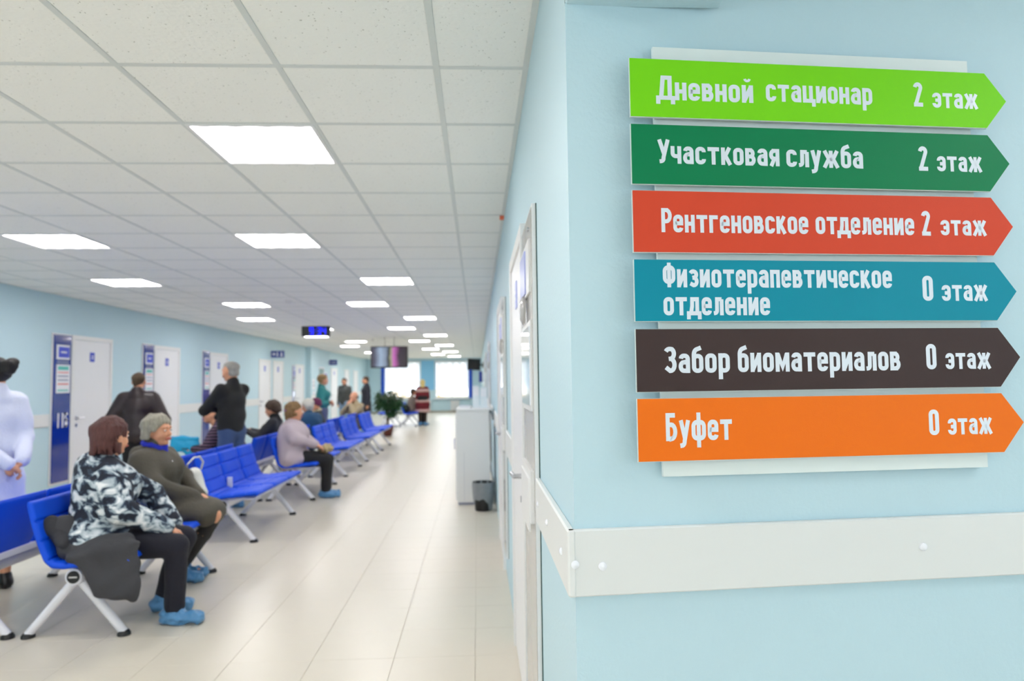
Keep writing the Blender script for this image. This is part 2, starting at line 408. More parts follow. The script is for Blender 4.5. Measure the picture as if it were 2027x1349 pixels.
# grey-green lift doorway in the left wall past the pilaster
M_ggrey = mat('grey_green_door', (.50, .62, .62), .5)
ND[0] += 1; r = empty('door_%d' % ND[0], (XL, 0, 0), kind='structure')
MB().box(0, .03, 24.2, 24.26, 0, 2.05).box(0, .03, 25.3, 25.36, 0, 2.05).box(0, .03, 24.26, 25.3, 1.99, 2.05).build('door_frame', M_steel, r)
MB().box(0, .012, 24.26, 25.3, 0, 1.99).build('door_leaf', M_ggrey, r)
# rails on the left wall between the openings
for y0, y1 in ((-6, 9.28), (10.8, 11.73), (13.2, 14.24), (15.69, 17.91), (20.11, 21.05), (23.95, 24.15), (25.4, 26.55), (27.85, 29.25), (30.35, 31.35), (32.55, YE)): rail_x(XL, y0, y1, 1)
rail_x(XL+.17, 22.76, 23.88, 1)
# posters
for k, (y, z, w_, h_, mm, lab) in enumerate(((25.7, 1.65, .5, .45, M_bluep, 'blue and white poster on left wall between grey doorway and far door, upper one'), (25.75, 1.12, .42, .34, M_red, 'small red and white poster below the blue one on the left wall'))):
    r = empty('poster', (XL, y, z), label=lab, cat='poster', group='posters on the far left wall')
    MB().box(.0, .006, -w_/2, w_/2, -h_/2, h_/2).build('sheet', M_paper, r)
    b = MB(); 
    for q in range(3): b.box(.006, .007, -w_*.4, w_*(.4-.12*q), h_*(.30-.26*q)-.03, h_*(.30-.26*q)+.04)
    b.build('poster_print', mm, r)
for k, (y, z) in enumerate(((23.1, 1.45), (23.15, 1.05))):
    r = empty('poster', (XL+.17, y, z), label=('upper' if k == 0 else 'lower')+' pale notice sheet on the pilaster of the left wall', cat='poster', group='notice sheets on the pilaster')
    MB().box(0, .006, -.16, .16, -.17, .17).build('sheet', M_paper, r)
    MB().box(.006, .007, -.12, .12, .05, .08).box(.006, .007, -.12, .12, -.06, -.02).build('poster_print', M_grayp, r)

# right wall boards: white edged, grey acrylic face seen at a grazing angle
M_gacr = mat('grey_acrylic', (.72, .71, .70), .22, coat=.3)
M_gap = mat('gap_shadow', (.10, .28, .27), .3)
M_clear = mat('clear_plastic', (.88, .90, .93), .08, coat=.4, spec=.8)
def board_right(y0, y1, z0, z1, label):
    r = empty('info_board', (XR, (y0+y1)/2, z0), label=label, cat='notice board', group='tall boards beside the doors on the right wall')
    fn = lambda u, v, d: (-d, u-(y0+y1)/2, v-z0)
    b = MB(); glyph_box(b, fn, y0-.004, y1, z0, z1, .000, .0035); b.build('gap_shadow_backing', M_gap, r)  # dark backing strip, coloured as the shadow gap between board and wall
    b = MB(); glyph_box(b, fn, y0, y1, z0, z1, .0035, .0165); b.build('white_board', M_white, r)
    b = MB(); glyph_box(b, fn, y0+.012, y1-.012, z0+.01, z1-.01, .0165, .0185); b.build('grey_face', M_gacr, r)
    for zz in (z1-.07, z1-.28, z0+.1):
        b = MB(); b.tube([(-.0185, y0-(y0+y1)/2+.10, zz-z0), (-.026, y0-(y0+y1)/2+.10, zz-z0)], .008, 10); b.build('standoff_screw', M_chrome, r, True)
    ym = (y0+y1)/2
    b = MB(); glyph_box(b, fn, y0+.06, y1-.06, z1-.30, z1-.11, .0185, .026); h = b.build('sign_holder', M_white, r)
    b = MB(); glyph_box(b, fn, y0+.20, y1-.07, z1-.29, z1-.13, .026, .031); b.build('blue_sign', mat('blue_print_sheen', (.70, .73, .93), .3), h)  # blue paled so the grazing reflection is painted into the print
    # rounded plaque
    b = MB(); b.tube([(-.026, .02, z1-z0-.345), (-.034, .02, z1-z0-.345)], .055, 28); b.tube([(-.034, .02, z1-z0-.345), (-.044, .02, z1-z0-.345)], .055, 28, .035); b.build('round_plaque', M_gacr, r, True)
    b = MB(); glyph_box(b, fn, y0+.05, y1-.05, z1-.72, z1-.40, .0185, .024); h = b.build('timetable', M_white, r)
    b = MB(); glyph_box(b, fn, y0+.065, y1-.065, z1-.70, z1-.42, .024, .028); b.build('clear_cover', M_clear, h)
    b = MB(); glyph_box(b, fn, y0+.05, y1-.04, z0+.75, z0+.93, .0185, .030); glyph_box(b, fn, y0+.07, y1-.06, z0+.72, z0+.90, .030, .036); b.build('leaflet_holder', M_white, r)
    return r
board_right(2.40, 2.93, .20, 2.055, 'tall grey-faced white board beside the nearest door on the right wall')
board_right(5.02, 5.45, .20, 2.05, 'tall grey-faced white board beside second door, right wall')
board_right(11.0, 11.4, .20, 2.05, 'tall board beside the third door of the right wall, past the white cabinet')
board_right(15.0, 15.4, .20, 2.05, 'tall board beside the fourth door of the right wall, far down')
for y0, y1 in ((2.95, 3.99), (5.5, 6.6), (11.45, 12.5), (15.45, 16.5), (20., 21.1)):
    door(XR, -1, y0, y1, 2.11, pm=MATS['blue_print_sheen'])  # number plates use the same blue with the grazing sheen painted in

# end wall with two windows
M_sill = mat('white_sill', (.95, .95, .96), .3)
WIN = ((-4.55, -2.80, .68, 2.50), (-2.08, -.42, .68, 2.50))
wb = MB(); xs = [XL-.15, WIN[0][0], WIN[0][1], WIN[1][0], WIN[1][1], XR+.15]
wb.box(xs[0], xs[1], YE, YE+.2, 0, HC+.25).box(xs[2], xs[3], YE, YE+.2, 0, HC+.25).box(xs[4], xs[5], YE, YE+.2, 0, HC+.25)
for x0, x1, z0, z1 in WIN: wb.box(x0, x1, YE, YE+.2, 0, z0).box(x0, x1, YE, YE+.2, z1, HC+.25)
struct(wb.build('wall_far', M_wall))
M_skyb = mat('sky_blue_paint', (.55, .80, .95), .6); M_royal = mat('royal_blue', (.05, .35, .85), .5)
o = MB().box(xs[2]+.05, xs[3]-.05, YE-.02, YE, 1.1, 2.55).build('trim', M_skyb); trim(o)
def glass_mat():
    m = bpy.data.materials.new('window_glass'); m.use_nodes = True; nt = m.node_tree; N = nt.nodes; L = nt.links
    N.remove(N['Principled BSDF']); g = N.new('ShaderNodeBsdfGlossy'); g.inputs['Roughness'].default_value = .02
    t = N.new('ShaderNodeBsdfTransparent'); mx = N.new('ShaderNodeMixShader'); mx.inputs[0].default_value = .06
    L.new(t.outputs[0], mx.inputs[1]); L.new(g.outputs[0], mx.inputs[2]); L.new(mx.outputs[0], N['Material Output'].inputs[0]); return m
M_glass = glass_mat()
M_blind = mat('blind_fabric', (.93, .93, .97), .8)
M_blind.node_tree.nodes['Principled BSDF'].inputs['Transmission Weight'].default_value = 0
def blind_mat():
    m = bpy.data.materials.new('blind_slat'); m.use_nodes = True; nt = m.node_tree; N = nt.nodes; L = nt.links
    N.remove(N['Principled BSDF']); d = N.new('ShaderNodeBsdfDiffuse'); t = N.new('ShaderNodeBsdfTranslucent')
    d.inputs[0].default_value = (.9, .9, .95, 1); t.inputs[0].default_value = (.93, .94, 1, 1)
    mx = N.new('ShaderNodeMixShader'); mx.inputs[0].default_value = .6
    L.new(d.outputs[0], mx.inputs[1]); L.new(t.outputs[0], mx.inputs[2]); L.new(mx.outputs[0], N['Material Output'].inputs[0]); return m
M_slat = blind_mat()
for k, (x0, x1, z0, z1) in enumerate(WIN):
    r = empty('window_%d' % (k+1), ((x0+x1)/2, YE, z0), kind='structure')
    hw = (x1-x0)/2; hh = z1-z0
    f = MB(); f.box(-hw, hw, .08, .14, 0, .06).box(-hw, hw, .08, .14, hh-.06, hh).box(-hw, -hw+.06, .08, .14, .06, hh-.06).box(hw-.06, hw, .08, .14, .06, hh-.06).box(-.03, .03, .08, .14, .06, hh-.06)
    f.build('window_frame', M_sill, r)
    for a, b in ((-hw+.06, -.03), (.03, hw-.06)): MB().box(a, b, .108, .112, .06, hh-.06).build('pane', M_glass, r)
    MB().box(-hw-.06, hw+.06, -.16, .08, -.04, 0, .005).build('window_sill', M_sill, r)
    # vertical blinds: top-level thing hanging in the window
    side = 'left' if k == 0 else 'right'
    b = empty('vertical_blind', ((x0+x1)/2, YE-.06, z1), label='white vertical slat blind hanging in the %s end window' % side, cat='blind', group='vertical blinds in the end windows')
    MB().box(-hw, hw, -.02, .02, -.01, .04).build('head_rail', M_white, b)
    n = 15
    for q in range(n):
        xx = -hw + .05 + q*(2*hw-.1)/(n-1)
        ln = 1.22 + .12*math.sin(q*.9+k)
        s_ = MB().box(-.052, .052, -.001, .001, -ln, 0).build('slat', M_slat, b); s_.location = (xx, 0, -.01); s_.rotation_euler = (0, 0, .35 if q % 3 else .8)
    xx = -4.64 if k == 0 else -.33
    c = empty('window_drape', (xx, YE-.05, .66), label='narrow royal blue drape at the %s edge of the %s end window' % (side, side), cat='curtain', group='blue drapes beside the end windows')
    d = MB(); 
    pts = [(-.075+.15*t/12, .018*math.sin(t*1.7)) for t in range(13)]
    d.prism(pts + [(a, b2-.006) for a, b2 in pts[::-1]], lambda u, v, dd: (u, v, dd), 0, 1.86)
    d.build('drape_cloth', M_royal, c, True)
# skirting along the end wall and heating pipe
o = MB().box(XL, XR, YE-.02, YE, 0, .07).build('baseboard_far', mat('beige_skirting', (.70, .66, .58), .6)); tag(o, kind='structure')
o = MB().tube([(XL, YE-.06, .60), (XR, YE-.06, .60)], .012, 8).build('trim', M_wall); trim(o)
def radiator(x, lab):
    r = empty('radiator', (x, YE-.10, .06), label=lab, cat='radiator', group='white radiators under the end windows')
    for q in range(6):
        MB().box(-.21+q*.072, -.15+q*.072, -.045, .045, .03, .52, .012).build('fin', M_white, r)
    MB().tube([(-.24, 0, .06), (.24, 0, .06)], .02, 10).tube([(-.24, 0, .48), (.24, 0, .48)], .02, 10).build('header_pipe', M_white, r)
    MB().box(-.18, -.16, -.02, .02, -.06, .03).box(.16, .18, -.02, .02, -.06, .03).build('foot_bracket', M_white, r)
radiator(-1.1, 'white finned radiator under the right end window')
radiator(-2.5, 'white radiator beside the woman in the red patterned coat')
# windows added out of view behind the camera, to house the fill lamps
for k, (loc, hw, rz_) in enumerate((((-2.6, -6.0, .9), 2.0, PI), ((4.1, -2.6, .9), 1.7, -PI/2))):
    r = empty('window_%d' % (k+3), loc, rz_, kind='structure'); hh = 1.5
    f = MB().box(-hw, hw, .12, .18, 0, .05).box(-hw, hw, .12, .18, hh-.05, hh)
    for x in (-hw, -.025, hw-.05): f.box(x, x+.05, .12, .18, .05, hh-.05)
    f.build('window_frame', M_sill, r); MB().box(-hw, hw, .148, .152, 0, hh).build('pane', M_glass, r)
# outside ground with autumn shrubs
struct(MB().box(-30, 25, YE+.5, YE+60, -.4, -.3).build('ground', mat('dry_grass', (.62, .62, .45), .9, var=.2, vscale=1)))
M_aut = mat('autumn_leaves', (.78, .62, .28), .8, var=.35, vscale=4)
def shrub(x, y, s, lab):
    r = empty('autumn_shrub', (x, y, -.3), label=lab, cat='shrub', group='yellow shrubs outside the end windows')
    b = MB(); rnd = random.Random(int(x*10)+5)
    for _ in range(420):
        a, t = rnd.uniform(0, 2*PI), math.acos(rnd.uniform(-1, 1)); rr = s*rnd.uniform(.5, 1)
        c = Vector((rr*math.sin(t)*math.cos(a), rr*math.sin(t)*math.sin(a), s*1.1 + rr*.8*math.cos(t)))
        u = Vector((rnd.uniform(-1, 1), rnd.uniform(-1, 1), rnd.uniform(-1, 1))).normalized(); v = u.orthogonal().normalized(); q = .09*s
        b.add([c-u*q, c-v*q*.5, c+u*q, c+v*q*.5], [(0, 1, 2, 3)])
    tag(b.build('foliage', M_aut, r, fix=False), kind='stuff')
    MB().tube([(0, 0, 0), (.03, .02, s*1.1)], .05, 8, .02).build('stem', mat('bark', (.35, .27, .2), .8), r)
shrub(-2.6, 41, .75, 'yellow-brown shrub outside seen through right end window'); shrub(-4.6, 42, .75, 'yellow-brown shrub outside seen low in left end window')
# ================================================================ DIRECTION SIGN
# stroke lettering in the manner of a condensed road-sign face. x-height 1, cap height 1.36
Wd = .225
def arc(cx, cy, r, a0, a1, n=7, ry=None):
    ry = r if ry is None else ry
    return [(cx + r*math.cos(math.radians(a0+(a1-a0)*i/n)), cy + ry*math.sin(math.radians(a0+(a1-a0)*i/n))) for i in range(n+1)]
def rrect(x0, y0, x1, y1, r=.17):
    r = min(r, (x1-x0)/2)
    return (arc(x1-r, y1-r, r, 0, 90) + arc(x0+r, y1-r, r, 90, 180) + arc(x0+r, y0+r, r, 180, 270) + arc(x1-r, y0+r, r, 270, 360), True)
B_, A_ = Wd/2, .39
T_ = 1-B_; CT = 1.36-B_
def ln(*p): return (list(p), False)
def glyph(ch):
    a, B, T = A_, B_, T_; r = .17; m = .5
    if ch in 'оo': return [rrect(0, B, a, T)], a
    if ch == '0': return [rrect(0, B, .36, CT)], .36
    if ch == '2': return [(arc(.18, CT-.18, .18, 175, -20, 9) + [(.02, B), ], False), ln((-.10, B), (.48, B))], .38
    if ch == 'н': return [ln((0, 0), (0, 1)), ln((a, 0), (a, 1)), ln((0, m), (a, m))], a
    if ch == 'е': return [(arc(a-r, B+r, r, -8, -90) + arc(r, B+r, r, 270, 180) + arc(r, T-r, r, 180, 90) + arc(a-r, T-r, r, 90, 0) + [(a, .51), (0, .51)], False)], a
    if ch == 'э': return [([(0, .30)] + arc(r, B+r, r, 180, 270) + arc(a-r, B+r, r, 270, 360) + arc(a-r, T-r, r, 0, 90) + arc(r, T-r, r, 90, 180) + [(0, .70)], False), ln((.1, m), (a, m))], a
    if ch == 'с': return [([(a, .30)] + arc(a-r, B+r, r, 0, -90) + arc(r, B+r, r, 270, 180) + arc(r, T-r, r, 180, 90) + arc(a-r, T-r, r, 90, 0) + [(a, .70)], False)], a
    if ch == 'в': return [ln((0, 0), (0, 1)), ([(0, B), (a-.16, B)] + arc(a-.16, .32, .16, -90, 90, 8, .205) + [(0, .525)], False), ([(0, T), (a-.20, T)] + arc(a-.20, .705, .15, 90, -90, 8, .18) + [(0, .525)], False)], a
    if ch in 'ий':
        s = [ln((0, 0), (0, 1)), ln((a, 0), (a, 1)), ln((.02, .12), (a-.02, .88))]
        if ch == 'й': s.append((arc(a/2, 1.37, .13, 185, 355, 8), 'thin'))
        return s, a
    if ch == 'т': return [ln((.24, 0), (.24, 1)), ln((-.10, T), (.58, T))], .48
    if ch == 'г': return [ln((0, 0), (0, 1)), ln((0, T), (.43, T))], .34
    if ch == 'а': return [([(.02, .74)] + arc(.18, T-r, r, 150, 90, 5) + arc(a-r, T-r, r, 90, 0) + [(a, 0)], False), ([(a, .55), (r, .55)] + arc(r, .335, r, 90, 270, 9, .217) + [(a, B)], False)], a
    if ch == 'ц': return [ln((0, 1), (0, B), (a+.16, B), (a+.16, -.22)), ln((a, 1), (a, B))], a+.10
    if ch == 'р': return [ln((0, 1), (0, -.34)), rrect(0, B, a, T)], a
    if ch == 'ч': return [([(0, 1), (0, .62)] + arc(r, .60, r, 180, 270) + [(a, .43)], False), ln((a, 0), (a, 1))], a
    if ch == 'к': return [ln((0, 0), (0, 1)), ln((a, 1), (.13, .52)), ln((.13, .55), (a+.03, 0)), ln((0, .5), (.14, .5))], a
    if ch == 'я': return [ln((a, 0), (a, 1)), ([(a, T), (r, T)] + arc(r, .66, r, 90, 270, 8, .22) + [(a, .44)], False), ln((.20, .44), (.0, 0))], a
    if ch == 'л': return [ln((a, 0), (a, T)), ([(a, T), (.11, T), (.10, .35)] + arc(-.04, .26, .14, 0, -80, 4) + [(-.10, B)], False)], a
    if ch == 'у': return [ln((0, 1), (.22, .10)), ([(a+.03, 1), (.20, .02)] + arc(.02, -.06, .17, -5, -70, 4) + [(-.06, -.24)], False)], a
    if ch == 'У': return [ln((0, 1.36), (.27, .52)), ([(.5, 1.36), (.24, .38)] + arc(.07, .28, .16, 5, -80, 5) + [(0, B)], False)], .44
    if ch == 'ж': return [ln((.38, 0), (.38, 1)), ln((0, 1), (.25, .52)), ln((.25, .52), (-.02, 0)), ln((.76, 1), (.51, .52)), ln((.51, .52), (.78, 0)), ln((.22, .5), (.54, .5))], .76
    if ch == 'б': return [rrect(0, B, a, T-.02), ([(0, .45), (0, .90)] + arc(.2, .92, .2, 180, 100, 6, .30) + [(a, 1.30)], False)], a
    if ch == 'Р': return [ln((0, 0), (0, 1.36)), ([(0, CT), (.20, CT)] + arc(.20, .93, .22, 90, -90, 9, .315) + [(0, .615)], False)], .40
    if ch == 'Д': return [ln((-.16, -.24), (-.16, B), (.62, B), (.62, -.24)), ln((.0, B), (.10, CT), (.46, CT), (.46, B))], .52
    if ch == 'д': return [ln((-.13, -.22), (-.13, B), (.53, B), (.53, -.22)), ln((.01, B), (.08, .5), (.09, T), (.39, T), (.39, B))], .45
    if ch == 'Ф': return [ln((.27, 0), (.27, 1.36)), rrect(0, .30, .54, 1.10, .22)], .54
    if ch == 'ф': return [ln((.30, -.34), (.30, 1.36)), rrect(0, B, .60, T, .2)], .60
    if ch == 'з': return [(arc(.17, T-.16, .18, 160, 80, 4, .16) + arc(.19, .71, .17, 80, -90, 8, .165)[1:] + [(.12, .53)], False), ([(.12, .53)] + arc(.19, .325, .19, 90, -95, 9, .205) + [(-.02, .22)], False)], .36
    if ch == 'З': return [(arc(.20, CT-.20, .22, 160, 80, 4, .20) + arc(.22, 1.0, .20, 80, -90, 9, .26)[1:] + [(.14, .73)], False), ([(.14, .73)] + arc(.22, .43, .22, 90, -95, 9, .31) + [(-.02, .30)], False)], .44
    if ch == 'п': return [ln((0, 0), (0, 1)), ln((a, 0), (a, 1)), ln((0, T), (a, T))], a
    if ch == 'м': return [ln((0, 0), (0, 1)), ln((.58, 0), (.58, 1)), ln((.03, .93), (.29, .26), (.55, .93))], .58
    if ch == 'Б': return [ln((0, 0), (0, 1.36)), ln((0, CT), (.42, CT)), ([(0, B), (.20, B)] + arc(.20, .45, .22, -90, 90, 9, .34) + [(0, .79)], False)], .42
    return [], .12
def stroke(mb, pts, closed, fn, w, d0, d1):
    P = [Vector((x, y)) for x, y in pts]
    Q = [P[0]]
    for p in P[1:]:
        if (p - Q[-1]).length > 1e-4: Q.append(p)
    if closed and (Q[0]-Q[-1]).length < 1e-4: Q.pop()
    P = Q; n = len(P); L_, R_ = [], []
    for i in range(n):
        a = P[(i-1) % n] if (closed or i > 0) else None; b = P[(i+1) % n] if (closed or i < n-1) else None
        if a is None: d = (b-P[i]).normalized(); nn = Vector((-d.y, d.x)); k = 1
        elif b is None: d = (P[i]-a).normalized(); nn = Vector((-d.y, d.x)); k = 1
        else:
            d1_, d2_ = (P[i]-a).normalized(), (b-P[i]).normalized(); n1 = Vector((-d1_.y, d1_.x)); n2 = Vector((-d2_.y, d2_.x))
            nn = (n1+n2); nn = nn.normalized() if nn.length > 1e-3 else n1; k = min(1/max(.35, nn.dot(n1)), 2.2)
        L_.append(P[i]+nn*w/2*k); R_.append(P[i]-nn*w/2*k)
    for i in range(n if closed else n-1):
        j = (i+1) % n
        mb.prism([(L_[i].x, L_[i].y), (L_[j].x, L_[j].y), (R_[j].x, R_[j].y), (R_[i].x, R_[i].y)], fn, d0, d1)
def text_width(txt, gap):
    x = 0
    for i, ch in enumerate(txt):
        x += (.30 if ch == ' ' else glyph(ch)[1] + Wd + gap)
    return x - gap
def text(name, txt, x0, x1, z, xh, cap, parent, m, base=None, d0=.0062, d1=.0068):
    """letters from u=x0 to u=x1, baseline z, x-height xh; each word one mesh"""
    gap = .105; tw = text_width(txt, gap); sx = (x1-x0)/tw
    mb = MB(); x = Wd/2; k = 0
    for ch in txt:
        if ch == ' ': x += .30; continue
        st, adv = glyph(ch)
        for pts, closed in st:
            k += 1
            def fn(u, v, d, s=k): return S(x0+u*sx, z+v*xh, d + (1e-5*(s % 5) if d == d1 else 0))
            # stroke in glyph units so that horizontal and vertical stems keep their own widths
            stroke(mb, [(px+x, py) for px, py in pts], closed is True, fn, Wd*(.6 if closed == 'thin' else 1), d0, d1)
        x += adv + Wd + gap
    return mb.build(name, m, parent)
M_letter = mat('sign_white', (.89, .92, .96), .35)
def sign():
    board_ = MB().prism([(.197, 1.225), (.983, 1.225), (.983, 2.200), (.197, 2.200)], lambda u, v, d: S(u, v, d), .012, .022).build('sign_backboard', mat('sign_backing_white', (.90, .935, .93), .4))
    tag(board_, 'pale white backing board mounted on the wall behind the six coloured arrows', 'sign board')
    for u, z in ((.25, 1.26), (.93, 1.26), (.25, 2.17), (.93, 2.17)):
        c = MB().prism([(u-.012, z-.012), (u+.012, z-.012), (u+.012, z+.012), (u-.012, z+.012)], lambda a, b, d: S(a, b, d), 0, .012).build('standoff_block', M_white, board_)
    A = [('lime', (.49, .86, .08), 2.163, 2.028, [('Дневной', .203, .426, 2.069, .041), ('стационар', .457, .719, 2.0745, .040), ('2', .824, .848, 2.075, .043), ('этаж', .872, .990, 2.074, .036)]),
         ('green', (.0, .50, .31), 2.012, 1.8745, [('Участковая', .196, .484, 1.923, .040), ('служба', .501, .689, 1.9225, .040), ('2', .829, .853, 1.921, .043), ('этаж', .876, .992, 1.921, .036)]),
         ('red', (.86, .29, .18), 1.861, 1.721, [('Рентгеновское', .201, .548, 1.767, .040), ('отделение', .566, .810, 1.7675, .040), ('2', .829, .852, 1.767, .043), ('этаж', .877, .995, 1.7685, .036)]),
         ('turquoise', (.0, .56, .65), 1.706, 1.567, [('Физиотерапевтическое', .201, .748, 1.6435, .0405), ('отделение', .201, .449, 1.581, .0405), ('0', .824, .850, 1.614, .043), ('этаж', .872, .989, 1.614, .037)]),
         ('dark brown', (.26, .20, .195), 1.551, 1.4115, [('Забор', .199, .350, 1.453, .043), ('биоматериалов', .369, .760, 1.4535, .043), ('0', .825, .850, 1.455, .043), ('этаж', .873, .988, 1.455, .037)]),
         ('orange', (.97, .46, .06), 1.398, 1.260, [('Буфет', .199, .351, 1.3045, .045), ('0', .824, .849, 1.304, .043), ('этаж', .871, .983, 1.304, .037)])]
    words = {'lime': 'topmost', 'green': 'second from top', 'red': 'third from top', 'turquoise': 'fourth from top', 'dark brown': 'fifth from top', 'orange': 'lowest'}
    for nm, col, z1, z0, tx in A:
        zm = (z0+z1)/2; us = 1.011; ut = 1.0655
        r = empty('arrow_sign', S(.6, zm, .022), 0)
        tag(r, '%s arrow sign with white Cyrillic lettering, %s of six on the wall' % (nm if nm != 'green' else 'dark green', words[nm]), 'sign', 'coloured arrow signs on the wall')
        inv = r.location.copy()
        poly = [(.1355, z0), (us, z0), (ut, zm), (us, z1), (.1355, z1)]
        o = MB().prism(poly, lambda u, v, d: S(u, v, d) - inv, .034, .0400).build('arrow_plate', mat('arrow_edge', (.84, .88, .87), .4), r)
        o = MB().prism([(.1365, z0+.0012), (us-.0005, z0+.0012), (ut-.001, zm), (us-.0005, z1-.0006), (.1365, z1-.0006)], lambda u, v, d: S(u, v, d) - inv, .0400, .0408).build('arrow_face', mat('arrow_'+nm.replace(' ', '_'), col, .5, bump=.04, bscale=400, spec=.22), r)
        o['label'] = nm + ' arrow face'
        MB().prism([(.35, zm-.03), (.85, zm-.03), (.85, zm+.03), (.35, zm+.03)], lambda u, v, d: S(u, v, d) - inv, .022, .034).build('spacer', M_white, r)
        for t in tx:
            txt, x0, x1, z, xh = t
            o = text('lettering', txt, x0, x1, z, xh, 0, r, M_letter, d0=.0408, d1=.0414)
            o.matrix_local = Matrix.Translation(-inv)
sign()

# ================================================================ BENCHES
M_cap2 = mat('black_cap', (.05, .06, .09), .35)
PROF = [(-.235, .79), (-.225, .74), (-.205, .66), (-.18, .58), (-.155, .51), (-.13, .455), (-.095, .425), (-.04, .42), (.05, .428), (.13, .437), (.22, .447), (.30, .452), (.335, .447)]
def shell_mesh(wd=.50, cols=9):
    # resample the profile, quilt the face between seams, wrap a rounded cushion round it
    P = [Vector((x, z)) for x, z in PROF]
    L_ = [0]
    for a, b in zip(P, P[1:]): L_.append(L_[-1] + (b-a).length)
    n = 77; tot = L_[-1]; pts = []
    for i in range(n+1):
        s = tot*i/n; k = max(j for j in range(len(P)-1) if L_[j] <= s+1e-9); t = (s-L_[k])/(L_[k+1]-L_[k]); pts.append(P[k].lerp(P[k+1], t))
    ys = [-1, -.985, -.94, -.5, 0, .5, .94, .985, 1]; th = [.25, .7, 1, 1, 1, 1, 1, .7, .25]
    mb = MB(); vs = []
    for j, y in enumerate(ys):
        top, bot = [], []
        for i, p in enumerate(pts):
            a, b = pts[max(0, i-1)], pts[min(n, i+1)]; d = (b-a).normalized(); nn = Vector((-d.y, d.x))
            if nn.x < 0 and i < n*.45: nn = -nn
            if nn.y < 0 and i >= n*.45: nn = -nn
            s = i/n; end = min(1, min(s, 1-s)*n/2.2); end = math.sqrt(max(.02, 1-(1-end)**2))
            seam = abs(((s*7.0) % 1)-.0); seam = min(seam, 1-seam); q = 1-.5*math.exp(-(seam/.055)**2)
            h = .024*q*th[j]*end
            top.append((p.x+nn.x*h, y*wd/2, p.y+nn.y*h)); hb = .016*th[j]*end; bot.append((p.x-nn.x*hb, y*wd/2, p.y-nn.y*hb))
        vs.append(top + bot[::-1])
    m = len(vs[0]); fl_ = [v for r_ in vs for v in r_]
    fs = [(j*m+i, j*m+(i+1) % m, (j+1)*m+(i+1) % m, (j+1)*m+i) for j in range(len(ys)-1) for i in range(m)]
    h = m//2
    for j in (0, len(ys)-1):
        for i in range(h-1): fs.append((j*m+i, j*m+i+1, j*m+m-2-i, j*m+m-1-i))
    return mb.add(fl_, fs)
LEG = 1.36
def make_bench():
    """origin on the floor under the hub, runs along +Y from 0 to LEG, sitters face +X"""
    r = empty('waiting_bench')
    b = MB().tube([(0, -.03, .35), (0, LEG+.03, .35)], .042, 16); b.build('beam', M_steel, r, True)
    for y, sg in ((0, -1), (LEG, 1)):
        e = MB().tube([(0, y+sg*.03, .35), (0, y+sg*.052, .35)], .047, 20).build('hub', M_steel, r, True)
        MB().tube([(0, y+sg*.0525, .35), (0, y+sg*.056, .35)], .036, 20).build('hub_cap', M_cap2, e, True)
        MB().box(-.024, .024, y+sg*.0575-.001, y+sg*.0575+.001, .3455, .3545).build('cap_mark', M_chrome, e)
        for fx in (.265, -.275):
            l = MB().tube([(0, y, .34), (fx, y, .018)], .027, 14, .024).build('leg', M_steel, r, True)
            MB().lathe([(0, 0), (.037, 0), (.037, .012), (.028, .026), (0, .027)], 16, (fx, y, 0)).build('foot_pad', M_black, l, True)
        # seat support plates
        MB().box(-.12, .28, y-.012 + sg*.0, y+.012, .385, .405, .003).build('seat_bracket', M_steel, r)
    MB().box(.02, .28, .0, LEG, .392, .412, .004).box(-.16, -.13, 0, LEG, .42, .46, .004).build('seat_rail', M_steel, r)
    sm = None
    for k in range(3):
        yc = LEG/2 + (k-1)*.53
        if sm is None: o = shell_mesh().build('seat_shell', M_blue, r, True); sm = o; o.location = (0, yc, 0)
        else: inst(sm, 'seat_shell', (0, yc, 0), r)
    return r
bench0 = make_bench()
BY = [4.30, 6.69, 9.02, 11.22, 13.36, 15.44]
blab = ['blue padded bench facing the walkway, nearest of all, two seated women on it',
        'blue padded three-seat bench facing the walkway, empty, behind the two near women',
        'blue bench facing the walkway with the woman in lilac jacket',
        'empty blue bench facing the walkway just beyond the woman in lilac',
        'empty blue bench facing the walkway, second beyond the woman in lilac',
        'empty blue bench facing the walkway, last one before the potted tree',
        'blue bench at the far end next to the woman in the red patterned coat']
mlab = ['blue bench facing the left wall, back-to-back with the nearest bench, by the white-coated woman',
        'blue bench facing the left wall, directly behind the near empty bench',
        'blue bench facing the left wall where the man in striped shirt sits',
        'blue bench facing the left wall where the blue-jacketed woman sits',
        'blue bench facing the left wall, nearer one behind the woman in teal',
        'blue bench facing the left wall under the bald seated man',
        'blue bench at the far end facing the left wall behind the potted tree']
for k, y in enumerate(BY + [23.85]):
    o = bench0 if k == 0 else copy_tree(bench0)
    o.location = (-2.33, y, 0); tag(o, blab[k], 'bench', 'blue benches facing the walkway')
    o = copy_tree(bench0); o.location = (-2.995, y+LEG, 0); o.rotation_euler = (0, 0, PI)
    tag(o, mlab[k], 'bench', 'blue benches facing the left wall')
# small white armrest stub between two seats of the second bench
o = MB().box(-.125, -.075, -.010, .010, .44, .545, .006)
o = o.build('seat_connector', M_white, [q for q in C.objects if q.name.startswith('waiting_bench') and q.get('label') == blab[1]][0]); o.location = (0, LEG/2-.265, 0)

